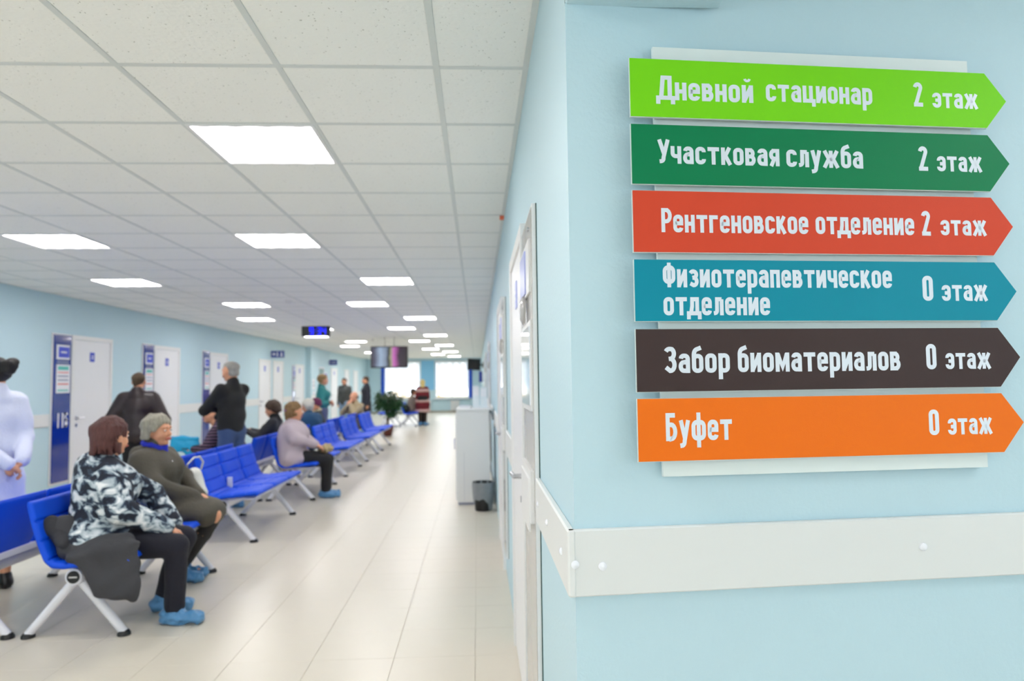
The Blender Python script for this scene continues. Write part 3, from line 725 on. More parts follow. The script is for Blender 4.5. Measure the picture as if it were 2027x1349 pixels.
# ================================================================ HANGING CLOCK, SCREENS, SIGNS
def clock():
    r = empty('digital_clock', (-2.64, 11.72, 2.315), label='black hanging digital clock with blue digits 9:34', cat='clock')
    MB().box(-.23, .23, -.03, .03, -.085, .085, .006).build('clock_case', M_black, r)
    fn = lambda u, v, d: (u, -d, v)
    b = MB(); glyph_box(b, fn, -.215, .215, -.072, .072, .03, .032); b.build('screen', mat('screen_black', (.01, .01, .05), .2), r)
    b = MB(); digits(b, fn, '9:34', -.10, -.058, .060, .116, .013, .032, .0335, .024); b.build('digit', mat('blue_digits', (.04, .12, 1), .5, emit=1.3), r)
    for x in (-.21, .21): MB().tube([(x, 0, .085), (x, 0, HC-2.315)], .003, 6).build('suspension_wire', M_steel, r)
clock()
def tv():
    r = empty('hanging_television', (-2.27, 18.4, 2.125), label='flat television hung from the ceiling in mid corridor, showing a pink and grey picture', cat='television')
    MB().box(-.475, .475, -.04, .04, -.28, .28, .01).build('tv_case', M_black, r)
    m = bpy.data.materials.new('tv_picture'); m.use_nodes = True; nt = m.node_tree; N = nt.nodes; L = nt.links; b = N['Principled BSDF']
    b.inputs['Base Color'].default_value = (.01, .01, .01, 1); b.inputs['Roughness'].default_value = .2
    tc = N.new('ShaderNodeTexCoord'); sp = N.new('ShaderNodeSeparateXYZ'); L.new(tc.outputs['Object'], sp.inputs[0])
    mp = N.new('ShaderNodeMapRange'); L.new(sp.outputs[0], mp.inputs[0]); mp.inputs[1].default_value = -.45; mp.inputs[2].default_value = .45
    n = N.new('ShaderNodeTexNoise'); n.inputs['Scale'].default_value = 6; L.new(tc.outputs['Object'], n.inputs['Vector'])
    ad = N.new('ShaderNodeMath'); ad.operation = 'MULTIPLY_ADD'; L.new(n.outputs['Fac'], ad.inputs[0]); ad.inputs[1].default_value = .10; L.new(mp.outputs[0], ad.inputs[2])
    cr = N.new('ShaderNodeValToRGB'); L.new(ad.outputs[0], cr.inputs[0]); e = cr.color_ramp.elements
    e[0].position = 0; e[0].color = srgb((.25, .22, .25)) + (1,); e[1].position = 1; e[1].color = srgb((.15, .08, .12)) + (1,)
    for p, c in ((.14, (.30, .30, .38)), (.30, (.62, .70, .80)), (.46, (.50, .56, .64)), (.53, (.12, .10, .14)), (.60, (.60, .62, .48)), (.68, (.80, .42, .75)), (.77, (.55, .28, .50)), (.84, (.20, .13, .20))):
        q = e.new(p); q.color = srgb(c) + (1,)
    L.new(cr.outputs[0], b.inputs['Emission Color']); b.inputs['Emission Strength'].default_value = .9
    MB().box(-.45, .45, -.043, -.04, -.25, .26).build('screen', m, r)
    MB().tube([(-.12, .05, .2), (-.12, .05, HC-2.125)], .006, 8).tube([(.12, .05, .2), (.12, .05, HC-2.125)], .006, 8).box(-.15, .15, .04, .06, -.1, .2).build('ceiling_mount', M_black, r)
    MB().box(-.475, .475, .06, .13, -.28, .28, .01).build('rear_case', M_black, r)
tv()
r = empty('wall_television', (-.10, 22.0, 2.0), label='small black screen on an arm high on the right wall', cat='television')
r.rotation_euler = (0, .06, .10)
MB().box(-.20, .20, -.03, .03, -.175, .175, .008).build('tv_case', M_black, r)
MB().box(-.185, .185, -.033, -.03, -.155, .16).build('screen', mat('dark_screen', (.03, .035, .05), .15), r)
MB().box(-.01, .30, .03, .06, -.02, .03).box(.27, .30, .0, .10, -.09, .10).build('wall_arm', M_black, r)
def flag(x, y, z, w_, h_, lab, kind):
    r = empty('hanging_sign', (x, y, z), label=lab, cat='sign', group='dark blue signs sticking out from the walls')
    MB().box(-w_/2, w_/2, -.012, .012, -h_/2, h_/2, .003).build('sign_panel', mat('sign_navy', (.10, .20, .58), .35), r)
    sgn = 1 if x > -2 else -1
    MB().box(sgn*w_/2, sgn*(w_/2+.05), -.01, .01, -h_*.4, h_*.4).build('wall_bracket', M_steel, r)
    b = MB()
    if kind == 'wc':
        for xx, sk in ((-.005, 0), (.10, 1)):
            b.tube([(xx, -.013, .05), (xx, -.0135, .05)], .016, 10)
            b.add([(xx-.03 if sk else xx-.02, -.0135, -.06), (xx+.03 if sk else xx+.02, -.0135, -.06), (xx+.014, -.0135, .03), (xx-.014, -.0135, .03)], [(0, 1, 2, 3)])
        b.add([(-.14, -.0135, 0), (-.085, -.0135, .055), (-.085, -.0135, -.055)], [(0, 1, 2)]); b.box(-.085, -.05, -.0138, -.0132, -.014, .014)
    elif kind: 
        for q in range(6): b.box(-w_*.38+q*w_*.13, -w_*.38+q*w_*.13+w_*.07, -.0138, -.0132, -.02, .02)
    if b.v: b.build('sign_print', M_paper, r)
flag(-5.27, 18.95, 2.255, .34, .18, 'blue toilet sign with arrow and figures above the pair of white doors', 'wc')
flag(-5.29, 26.3, 2.245, .28, .19, 'small dark blue sign sticking out from left wall beyond the pilaster', 'txt')
flag(.13, 27.5, 1.66, .13, .42, 'narrow dark blue sign sticking out low on the right wall, under the small screen', '')
def detector(x, y, lab):
    r = empty('smoke_detector', (x, y, HC-.003), label=lab, cat='smoke detector', group='smoke detectors on the ceiling')
    MB().lathe([(0, 0), (.055, 0), (.055, -.012), (.042, -.035), (.02, -.045), (0, -.045)], 20).build('detector_body', M_white, r, True)
    MB().lathe([(.044, -.018), (.047, -.022), (.044, -.026)], 20).build('vent_ring', M_grayp, r, True)
detector(-2.70, 10.25, 'white smoke detector on ceiling nearer the camera, before the hanging clock')
detector(-2.80, 19.3, 'white smoke detector on ceiling above the hanging television')
o = MB().box(XR-.035, XR-.005, 5.05, 5.09, HC-.03, HC-.006, .002).build('ceiling_tag', mat('orange_tag', (.90, .45, .33), .6)); tag(o, 'tiny orange tag where ceiling meets the right wall', 'tag')
MB().box(-.0, .03, 0, .01, -.01, 0).build('tag_clip', mat('orange_tag', (.90, .45, .33), .6), o).location = (XR-.035, 5.09, HC-.01)

# ================================================================ CABINET, BIN
def cabinet():
    r = empty('white_cabinet', (-.055, 8.42, 0), label='white chest-high cabinet standing against the right wall', cat='cabinet')
    MB().box(-.19, .19, 0, .92, .03, 1.10, .004).build('cabinet_body', M_white, r)
    MB().box(-.20, .20, -.01, .93, 1.10, 1.13, .004).build('cabinet_top', M_white, r)
    for k in range(2):
        d = MB().box(-.208, -.19, .01+.455*k, .45+.455*k, .05, 1.09, .003).build('cabinet_door', M_white, r)
        hy = .40 if k == 0 else .52
        MB().tube([(-.208, hy, .62), (-.235, hy, .62), (-.235, hy, .74), (-.208, hy, .74)], .006, 8).build('door_handle', M_chrome, d, True)
    MB().box(-.18, .18, .02, .90, .0, .03).build('plinth', M_grayp, r)
    MB().box(-.11, -.108, -.0015, 0, .05, .62).build('side_panel_joint', M_grayp, r)
cabinet()
for k, (x, y, h, lab) in enumerate(((-.02, 8.70, .27, 'clear leaflet stand on the white cabinet, taller left one'), (.075, 8.66, .25, 'clear leaflet stand on white cabinet, right one next to the wall'))):
    r = empty('leaflet_stand', (x, y, 1.13), label=lab, cat='leaflet stand', group='clear leaflet stands on the cabinet')
    M_acr = mat('acrylic', (.90, .93, .95), .15)
    MB().box(-.042, .042, -.03, .05, 0, .006).box(-.042, .042, .02, .025, .006, h).box(-.042, .042, -.025, -.021, .006, h*.55).build('stand_body', M_acr, r)
    MB().box(-.036, .036, -.018, .015, .01, h*.93).build('leaflet_stack', M_paper, r)
r = empty('paper_stack', (-.15, 8.62, 1.13), label='flat stack of white papers on the cabinet top, left side', cat='papers')
MB().box(-.07, .06, -.1, .1, 0, .02).build('lower_sheets', M_paper, r); MB().box(-.06, .065, -.09, .11, .02, .032).build('upper_sheets', mat('paper_b', (.88, .9, .93), .7), r)
def bin_():
    r = empty('waste_bin', (.055, 8.06, 0), label='black waste bin with grey liner bag beside the cabinet', cat='bin')
    MB().lathe([(0, .004), (.088, .004), (.092, 0), (.095, .02), (.118, .30), (.122, .31), (.122, .316), (.114, .316), (.09, .02), (0, .02)], 28).build('bin_body', M_black, r, True)
    m = mat('grey_liner', (.52, .54, .56), .35, bump=.5, bscale=30, var=.25, vscale=14)
    vs = MB(); rnd = random.Random(3); n = 40; prof = [(.108, .25), (.116, .317), (.127, .320), (.126, .26), (.122, .20), (.116, .14), (.112, .115)]
    pts = []
    for j, (rr, z) in enumerate(prof):
        for k in range(n):
            a = 2*PI*k/n; w_ = .0035*math.sin(a*9+j)+.002*math.sin(a*17)
            zz = z + (.02*math.sin(a*3+1)+.012*math.sin(a*7) - (.09 if abs(a-5.6) < .35 else 0) if j == len(prof)-1 else 0)
            pts.append(((rr+w_)*math.cos(a), (rr+w_)*math.sin(a), zz))
    vs.add(pts, [(j*n+k, j*n+(k+1) % n, (j+1)*n+(k+1) % n, (j+1)*n+k) for j in range(len(prof)-1) for k in range(n)])
    vs.build('liner_bag', m, r, True)
bin_()
r = empty('wall_socket', (XR, 9.3, 1.05), label='small white wall socket above the cables behind the cabinet', cat='socket')
MB().box(-.035, 0, -.045, .045, -.045, .045, .006).build('socket_box', M_white, r); MB().tube([(-.035, 0, 0), (-.06, 0, 0)], .02, 12).build('plug', mat('grey_plug', (.55, .58, .6), .5), r, True)
M_cable = mat('grey_cable', (.55, .58, .60), .5)
for k, pts in enumerate((((.16, 9.3, 1.05), (.158, 9.2, .95), (.16, 9.0, .6), (.158, 8.7, .42), (.165, 8.5, .33), (.19, 8.45, .12), (.195, 8.5, .02)), ((.15, 9.31, 1.04), (.165, 9.25, .8), (.172, 9.0, .5), (.15, 8.72, .38), (.185, 8.5, .25), (.17, 8.45, .02)))):
    o = MB(); P = [Vector(p) for p in pts]; sm = []
    for i in range(len(P)-1):
        for t in range(5):
            tt = t/5; p0, p1, p2, p3 = P[max(0, i-1)], P[i], P[i+1], P[min(len(P)-1, i+2)]
            sm.append(.5*((2*p1)+(p2-p0)*tt+(2*p0-5*p1+4*p2-p3)*tt*tt+(3*p1-p0-3*p2+p3)*tt**3))
    sm.append(P[-1])
    o = o.tube(sm, .004, 6).build('power_cable', M_cable, None, True); tag(o, 'thin grey cable hanging from the socket, %s one' % ('outer' if k == 0 else 'wall-side'), 'cable', 'grey cables behind the cabinet')

# ================================================================ POTTED TREE
def plant():
    r = empty('potted_tree', (-2.47, 19.65, 0), label='bushy potted ficus tree in a dark red-brown pot at the end of the benches', cat='plant')
    MB().lathe([(0, 0), (.10, 0), (.12, .04), (.155, .20), (.17, .26), (.17, .285), (.15, .285), (.145, .25), (0, .25)], 24).build('pot', mat('brown_pot', (.35, .15, .12), .4), r, True)
    MB().lathe([(0, .252), (.147, .252), (.147, .245)], 20).build('soil', mat('soil', (.18, .13, .1), .9), r)
    MB().tube([(0, 0, .25), (.015, .01, .5), (-.01, 0, .75), (0, 0, 1.0)], .028, 10, .016).tube([(0, 0, .25), (-.03, .01, .5), (.02, 0, .8)], .02, 8, .012).build('stem', mat('bark', (.30, .27, .2), .8), r, True)
    rnd = random.Random(11); b = MB(); br = MB()
    for q in range(26):
        a = rnd.uniform(0, 2*PI); rr = rnd.uniform(.12, .36); z = rnd.uniform(.55, 1.15)
        e = Vector((rr*math.cos(a), rr*math.sin(a), z + rnd.uniform(-.02, .1)))
        br.tube([(0, 0, .62 + .3*rnd.random()), e*.6 + Vector((0, 0, z*.4+.04)), e], .007, 5, .003)
    br.build('branch_cluster', MATS['bark'], r)
    CL = [(rnd.uniform(0, 2*PI), rnd.uniform(-1, 1), rnd.random()**.45) for _ in range(60)]
    for q in range(2000):
        t, u_, k = CL[q % 60]; off = Vector((rnd.gauss(0, .045), rnd.gauss(0, .045), rnd.gauss(0, .045)))
        R_ = .36*(1-.30*max(0, -u_)); c = Vector((R_*k*math.sqrt(1-u_*u_)*math.cos(t), R_*k*math.sqrt(1-u_*u_)*math.sin(t), .90 + .34*k*u_)) + off
        if rnd.random() < .12: c.x *= 1.25; c.y *= 1.2; c.z -= .12
        if u_ < -.5 and rnd.random() < .2: continue
        d = Vector((c.x, c.y, -.12)).normalized() + Vector((rnd.uniform(-.6, .6), rnd.uniform(-.6, .6), rnd.uniform(-.6, .3))); d.normalize(); s_ = d.orthogonal().normalized(); s_.rotate(Matrix.Rotation(rnd.uniform(0, 6), 3, d))
        l = rnd.uniform(.06, .10); wv = l*.22; n_ = d.cross(s_)*.012
        b.add([c, c+d*l*.45+s_*wv+n_, c+d*l-n_, c+d*l*.45-s_*wv+n_], [(0, 1, 2), (0, 2, 3)])
    tag(b.build('foliage', mat('ficus_leaf', (.17, .33, .19), .35, var=.35, vscale=9), r, fix=False), kind='stuff')
plant()
# ================================================================ PEOPLE
# each body, garment and head of hair is a signed distance field turned into one smooth closed mesh
V = lambda *a: np.array(a, float)
def unit(v): v = np.asarray(v, float); return v/np.linalg.norm(v)
class Field:
    def __init__(s): s.p = []
    def cone(s, a, b, ra, rb, lat=None, fa=1, fb=1, k=.03, sub=False, cut=False):
        """tapered limb; lat = axis along which the radius is multiplied by fa (at a) and fb (at b)"""
        s.p.append(('c', V(*a), V(*b), ra, rb, None if lat is None else unit(lat), fa, fb, k, sub)); return s
    def ell(s, c, r, R=None, k=.02, sub=False):
        s.p.append(('e', V(*c), V(*r), np.eye(3) if R is None else R, None, None, None, None, k, sub)); return s
    def plane(s, n, c, k=.004):
        """keep the side where n.(p-c) < 0"""
        s.p.append(('p', V(*n), V(*c), None, None, None, None, None, k, False)); return s
    def bounds(s):
        lo, hi = [], []
        for q in s.p:
            if q[9] or q[0] == 'p': continue
            if q[0] == 'c': m = max(q[3]*max(1, q[6]), q[4]*max(1, q[7]))+.03; lo.append(np.minimum(q[1], q[2])-m); hi.append(np.maximum(q[1], q[2])+m)
            else: m = q[2].max()+.03; lo.append(q[1]-m); hi.append(q[1]+m)
        return np.min(lo, 0), np.max(hi, 0)
    def mesh(s, h, folds=0, fs=14, seed=0, fz=1.0):
        lo, hi = s.bounds(); n = np.ceil((hi-lo)/h).astype(int)+1
        ax = [np.arange(n[i], dtype=np.float32)*h+lo[i] for i in range(3)]
        D = np.full(n, .06, np.float32)
        for q in s.p:
            if q[0] == 'c': m = max(q[3]*max(1, q[6]), q[4]*max(1, q[7]))+q[8]+.02; l_, h_ = np.minimum(q[1], q[2])-m, np.maximum(q[1], q[2])+m
            elif q[0] == 'e': m = q[2].max()+q[8]+.02; l_, h_ = q[1]-m, q[1]+m
            else: l_, h_ = lo, hi
            i0 = np.clip(((l_-lo)/h).astype(int), 0, n); i1 = np.clip(((h_-lo)/h).astype(int)+2, 0, n)
            if (i1 <= i0).any(): continue
            sl = tuple(slice(a, b) for a, b in zip(i0, i1))
            X, Y, Z = np.meshgrid(*[ax[i][sl[i]] for i in range(3)], indexing='ij')
            if q[0] == 'c':
                a, b, ra, rb, lat, fa, fb = q[1:8]; ab = b-a; L2 = max(1e-9, ab@ab)
                vx, vy, vz = X-a[0], Y-a[1], Z-a[2]
                t = np.clip((vx*ab[0]+vy*ab[1]+vz*ab[2])/L2, 0, 1)
                vx = vx-t*ab[0]; vy = vy-t*ab[1]; vz = vz-t*ab[2]; r = ra+(rb-ra)*t
                d2 = vx*vx+vy*vy+vz*vz
                if lat is None: d = np.sqrt(d2)-r
                else:
                    u = vx*lat[0]+vy*lat[1]+vz*lat[2]; f = fa+(fb-fa)*t
                    qq = np.sqrt(np.maximum(d2-u*u, 0)/(r*r)+(u/(r*f))**2)
                    d = (qq-1)*r*np.minimum(1, f)
            elif q[0] == 'e':
                c, r, R = q[1:4]; v = [X-c[0], Y-c[1], Z-c[2]]
                qq = 0
                for i in range(3):
                    u = v[0]*R[0, i]+v[1]*R[1, i]+v[2]*R[2, i]; qq = qq+(u/r[i])**2
                d = (np.sqrt(qq)-1)*r.min()
            else: d = (X-q[2][0])*q[1][0]+(Y-q[2][1])*q[1][1]+(Z-q[2][2])*q[1][2]
            k = q[8]; o = D[sl]
            if q[9]: d = -d
            if q[9] or q[0] == 'p':
                hh = np.maximum(k-np.abs(o-d), 0)/k; D[sl] = np.maximum(o, d)+hh*hh*k*.25
            else:
                hh = np.maximum(k-np.abs(o-d), 0)/k; D[sl] = np.minimum(o, d)-hh*hh*k*.25
        if folds:
            X, Y, Z = np.meshgrid(*ax, indexing='ij', sparse=True); rn = np.random.RandomState(seed)
            acc = 0
            for i in range(5):
                kx, ky, kz = rn.normal(size=3)*fs*V(1, 1, fz); p0, p1 = rn.uniform(0, 6, 2)
                acc = acc+np.sin(X*kx+Y*ky+Z*kz+p0+1.6*np.sin(X*ky*.5+Z*kx*.6+Y*4+p1))
            D = D+(acc*(folds/2.2)).astype(np.float32)
        return nets(D, lo, h)
def nets(D, lo, h):
    """naive surface nets"""
    D[0] = D[-1] = 1; D[:, 0] = D[:, -1] = 1; D[:, :, 0] = D[:, :, -1] = 1
    S_ = D < 0; n = np.array(D.shape)
    cnt = np.zeros(n-1, np.int8)
    for i in (0, 1):
        for j in (0, 1):
            for k in (0, 1): cnt += S_[i:n[0]-1+i, j:n[1]-1+j, k:n[2]-1+k]
    I = np.argwhere((cnt > 0) & (cnt < 8)); N = len(I)
    idx = np.full(n-1, -1, np.int64); idx[tuple(I.T)] = np.arange(N)
    cor = [(i, j, k) for i in (0, 1) for j in (0, 1) for k in (0, 1)]
    val = {c: D[I[:, 0]+c[0], I[:, 1]+c[1], I[:, 2]+c[2]] for c in cor}
    P = np.zeros((N, 3)); Wt = np.zeros(N)
    for c in cor:
        for a in range(3):
            if c[a] == 0:
                e = list(c); e[a] = 1; e = tuple(e); v0, v1 = val[c], val[e]; m = (v0 < 0) != (v1 < 0)
                t = np.where(m, v0/np.where(m, v0-v1, 1), 0); q = np.tile(np.array(c, float), (N, 1)); q[:, a] = t
                P[m] += q[m]; Wt[m] += 1
    P = (P/Wt[:, None]+I)*h+lo
    F = []
    for a in range(3):
        b, c = (a+1) % 3, (a+2) % 3
        sl0 = [slice(1, m-1) for m in n]; sl1 = [slice(1, m-1) for m in n]; sl0[a] = slice(0, n[a]-1); sl1[a] = slice(1, n[a])
        s0, s1 = S_[tuple(sl0)], S_[tuple(sl1)]; off = np.array([1, 1, 1]); off[a] = 0
        for flip in (0, 1):
            E = np.argwhere((s0 & ~s1) if not flip else (~s0 & s1))+off
            def g(db, dc):
                q = E.copy(); q[:, b] -= db; q[:, c] -= dc; return idx[tuple(q.T)]
            qd = np.stack([g(1, 1), g(0, 1), g(0, 0), g(1, 0)], 1)
            F.append(qd[:, ::-1] if flip else qd)
    F = np.concatenate(F); F = F[(F >= 0).all(1)]
    return P, F
def link(name, PF, m, parent, label=None):
    P, F = PF; me = bpy.data.meshes.new(name)
    me.vertices.add(len(P)); me.vertices.foreach_set('co', P.astype(np.float32).ravel())
    me.loops.add(F.size); me.loops.foreach_set('vertex_index', F.astype(np.int32).ravel())
    me.polygons.add(len(F)); me.polygons.foreach_set('loop_start', np.arange(0, F.size, 4, dtype=np.int32))
    me.polygons.foreach_set('use_smooth', np.ones(len(F), bool))
    me.update(calc_edges=True); me.validate(); me.materials.append(m)
    o = bpy.data.objects.new(name, me); C.objects.link(o); o.parent = parent
    if label: o['label'] = label
    return o

def rotz(a): c, s = math.cos(a), math.sin(a); return np.array([[c, -s, 0], [s, c, 0], [0, 0, 1.]])
def roty(a): c, s = math.cos(a), math.sin(a); return np.array([[c, 0, s], [0, 1, 0], [-s, 0, c]])   # + nods forward/down
def rotx(a): c, s = math.cos(a), math.sin(a); return np.array([[1, 0, 0], [0, c, -s], [0, s, c]])

def hand(F, wrist, d, nrm, side, s=1., curl=.5, k=.006):
    """palm and five fingers; d = direction of the hand, nrm = palm normal (where fingers curl to), side=+1 thumb towards lat"""
    d = unit(d); nrm = unit(np.asarray(nrm) - d*(np.dot(nrm, d))); lat = np.cross(nrm, d)*side
    w = V(*wrist)
    F.cone(w, w+d*.03*s, .024*s, .026*s, lat, 1.1, 1.3, k=.012)
    F.cone(w+d*.03*s, w+d*.085*s, .015*s, .014*s, lat, 2.2, 2.6, k=.012)
    for i, (o, L, r) in enumerate(((.028, .070, .0085), (.0095, .078, .009), (-.009, .073, .0085), (-.027, .058, .0075))):
        b = w+d*.085*s+lat*o*s; d1 = unit(d*math.cos(curl*.8)+nrm*math.sin(curl*.8)+lat*o*2.5); d2 = unit(d*math.cos(curl*1.9)+nrm*math.sin(curl*1.9)); d3 = unit(d*math.cos(curl*2.7)+nrm*math.sin(curl*2.7))
        p1 = b+d1*L*.48*s; p2 = p1+d2*L*.30*s; p3 = p2+d3*L*.24*s
        F.cone(b-d*.02*s, p1, r*s, r*.95*s, k=k).cone(p1, p2, r*.95*s, r*.88*s, k=k*.6).cone(p2, p3, r*.88*s, r*.8*s, k=k*.6)
    t0 = w+d*.025*s+lat*.028*s; t1 = t0+unit(d*.7+lat*.75+nrm*.3)*.038*s; t2 = t1+unit(d+lat*.15+nrm*.35)*.032*s; t3 = t2+unit(d+nrm*.5)*.022*s
    F.cone(w+d*.015*s, t0, .016*s, .015*s, k=.01).cone(t0, t1, .014*s, .0115*s, k=k).cone(t1, t2, .011*s, .0095*s, k=k).cone(t2, t3, .0095*s, .0085*s, k=k)

def person(name_label, loc, rz, skin=None, s=1., pose='stand', fat=1., J=None, twist=0., lean=0., head_yaw=0., head_pitch=0., head_roll=0.,
           top=None, bottom=None, shoes=None, hair=None, face=True, vox=.012, sp=None, hands=(None, None), group=None, extra=None, female=False, slump=0.):
    """local frame: x forward, y left, z up, origin on the floor below the pelvis. Returns the Empty and the joints."""
    j = {}
    hipz = .515 if pose == 'sit' else .90*s; sp = sp or (.90 if pose == 'sit' else 1)
    j['pel'] = V(0, 0, hipz+.03)
    Rl = rotz(twist) @ roty(lean)
    spine = lambda h, f=0: j['pel']+roty(lean) @ V(f, 0, h*s*sp)
    j['waist'] = spine(.15); j['chest'] = spine(.34, .015); j['shl'] = spine(.47, -.005-slump*.3)
    nb = spine(.52, -.01); j['neck'] = nb
    fwd_n = roty(lean*.6) @ V(.035+slump, 0, .155*s); j['head'] = nb+fwd_n
    lat = rotz(twist) @ V(0, 1, 0); j['lat'] = lat
    sw = (.155 if female else .175)*s*(1+.35*(fat-1))
    for sg, n_ in ((1, 'L'), (-1, 'R')):
        j['sh'+n_] = j['shl']+lat*sw*sg+V(0, 0, -.015)
        if pose == 'sit':
            j['hip'+n_] = V(.02, .085*s*sg, hipz); j['kn'+n_] = V(.43*s, .11*s*sg, .48); j['an'+n_] = V(.44*s, .11*s*sg, .09)
            j['el'+n_] = j['sh'+n_]+rotz(twist) @ V(.10, .04*sg, -.25)*s; j['wr'+n_] = j['el'+n_]+rotz(twist) @ V(.21, -.07*sg, -.08)*s
        else:
            j['hip'+n_] = V(0, .085*s*sg, hipz); j['kn'+n_] = V(.015, .095*s*sg, .49*s); j['an'+n_] = V(-.01, .10*s*sg, .085*s)
            j['el'+n_] = j['sh'+n_]+rotz(twist) @ V(-.02, .05*sg, -.29)*s; j['wr'+n_] = j['el'+n_]+rotz(twist) @ V(.04, .0, -.245)*s
        j['toe'+n_] = None
    if J: 
        for k_, v in J.items(): j[k_] = V(*v)
    r = empty('person', loc, rz); tag(r, name_label, 'person', group)
    M_s = skin or M_skin
    Hd = j['head']; RH = rotz(twist+head_yaw) @ roty(head_pitch) @ rotx(head_roll); hs = .97*s**.5
    hp = lambda x, y, z: Hd+RH @ (V(x, y, z)*hs)
    # ---- the body: one continuous surface
    F = Field()
    F.cone(j['pel'], j['waist'], .095*s, .085*s, lat, 1.6, 1.45, k=.04).cone(j['waist'], j['chest'], .085*s, .10*s, lat, 1.45, 1.45, k=.05).cone(j['chest'], j['shl'], .095*s, .062*s, lat, 1.5, 2.0, k=.04)
    F.cone(nb-V(0, 0, .03), hp(-.018, 0, -.05), .058*s, .054, k=.035)
    F.ell(hp(-.012, 0, .032), V(.097, .076, .088)*hs, RH, k=.03)
    F.cone(hp(.02, 0, -.01), hp(.04, 0, -.082), .064*hs, .034*hs, RH @ V(0, 1, 0), 1.02, 1.25, k=.03)
    F.ell(hp(.03, 0, -.04), V(.058, .060, .055)*hs, RH, k=.02)
    F.cone(hp(.082, 0, .012), hp(.106, 0, -.022), .008*hs, .0135*hs, k=.012).ell(hp(.094, 0, -.026), V(.014, .017, .010)*hs, RH, k=.01)
    for sg in (1, -1):
        F.ell(hp(.096, .033*sg, .008), V(.016, .018, .012)*hs, RH, k=.014, sub=True)
        F.ell(hp(.080, .032*sg, .006), V(.014, .015, .010)*hs, RH, k=.004)
        F.ell(hp(.083, .030*sg, .030), V(.012, .024, .008)*hs, RH, k=.014)
        F.ell(hp(-.004, .078*sg, -.006), V(.019, .008, .031)*hs, RH, k=.006)
        F.ell(hp(.055, .043*sg, -.030), V(.025, .020, .022)*hs, RH, k=.02)
    F.ell(hp(.088, 0, -.054), V(.010, .022, .006)*hs, RH, k=.006).ell(hp(.087, 0, -.066), V(.009, .018, .006)*hs, RH, k=.006)
    F.ell(hp(.075, 0, -.094), V(.016, .018, .014)*hs, RH, k=.015)
    for n_, sg in (('L', 1), ('R', -1)):
        sh, el, wr = j['sh'+n_], j['el'+n_], j['wr'+n_]
        F.cone(sh, el, .046*s, .034*s, k=.03).cone(el, wr, .034*s, .023*s, k=.02)
        hd = hands[0 if sg == 1 else 1] or (unit(wr-el), V(0, -sg, 0) if pose == 'stand' else V(0, 0, -1), .5)
        dd, nn, cu = hd[:3]
        hand(F, wr, dd, nn, (-sg if (len(hd) < 4) else hd[3]), s*.98, cu, k=.005 if vox < .009 else .003)
        hip, kn, an = j['hip'+n_], j['kn'+n_], j['an'+n_]
        F.cone(hip, kn, .078*s, .052*s, k=.03).cone(kn, kn+(an-kn)*.35, .050*s, .050*s, k=.02).cone(kn+(an-kn)*.35, an, .050*s, .033*s, k=.02)
        td = V(*(j['toed'] if 'toed' in j else (1, .12*sg, 0))); td = unit(td); j['td'+n_] = td
        F.cone(an+V(0, 0, -.035)-td*.03, an+V(0, 0, -.05)+td*.14*s, .034, .024, np.cross(V(0, 0, 1), td), 1.0, 1.4, k=.02)
    body = link('body', F.mesh(vox*.8 if vox > .009 else vox*.85), M_s, r)
    if face:
        e = MB()
        for sg in (1, -1):
            c = hp(.0865, .032*sg, .006); e2 = Field().ell(c, V(.0105, .0125, .0075)*hs, RH); link('eye', e2.mesh(.003), mat('eye_white', (.92, .90, .88), .3), body)
            e2 = Field().ell(hp(.0955, .031*sg, .006), V(.003, .0058, .0058)*hs, RH); link('iris', e2.mesh(.0018), mat('iris_dark', (.15, .12, .10), .3), body)
            if vox < .01:
                e2 = Field().cone(hp(.093, .018*sg, .030), hp(.088, .046*sg, .029), .0045, .003); link('eyebrow', e2.mesh(.0025), mat('brow', (.35, .28, .22), .8), body)
        e2 = Field().ell(hp(.0955, 0, -.0555), V(.006, .021, .0045)*hs, RH).ell(hp(.0945, 0, -.0645), V(.006, .017, .005)*hs, RH); link('lips', e2.mesh(.0028), mat('lips', (.76, .42, .38), .5), body)
    # ---- garments
    if bottom:
        kind, m, ex = bottom[:3]; F = Field()
        F.cone(j['pel']+V(0, 0, -.02), j['waist'], (.108+ex)*s*fat, (.100+ex)*s*fat, lat, 1.5, 1.4, k=.04)
        if kind == 'trousers':
            for n_ in 'LR':
                hip, kn, an = j['hip'+n_], j['kn'+n_], j['an'+n_]
                F.cone(hip, kn, (.088+ex)*s*fat, (.062+ex)*s, k=.035).cone(kn, an+V(0, 0, .02), (.062+ex)*s, (.050+ex)*s, k=.02)
                F.plane(V(0, 0, -1), V(0, 0, .055))
        else:
            hem = bottom[3]
            if pose == 'sit':
                a = (j['hipL']+j['hipR'])/2; b = (j['knL']+j['knR'])/2; e_ = a+(b-a)*hem
                F.cone(a, e_, (.10+ex)*s*fat, (.085+ex)*s, V(0, 1, 0), 1.7, 1.9, k=.04)
            else: F.cone(j['pel'], V(0, 0, hem+.02), (.112+ex)*s*fat, (.125+ex)*s, V(0, 1, 0), 1.5, 1.35, k=.04).plane(V(0, 0, -1), V(0, 0, hem))
        link(kind, F.mesh(vox*1.05, .004, 11, 3), m, r)
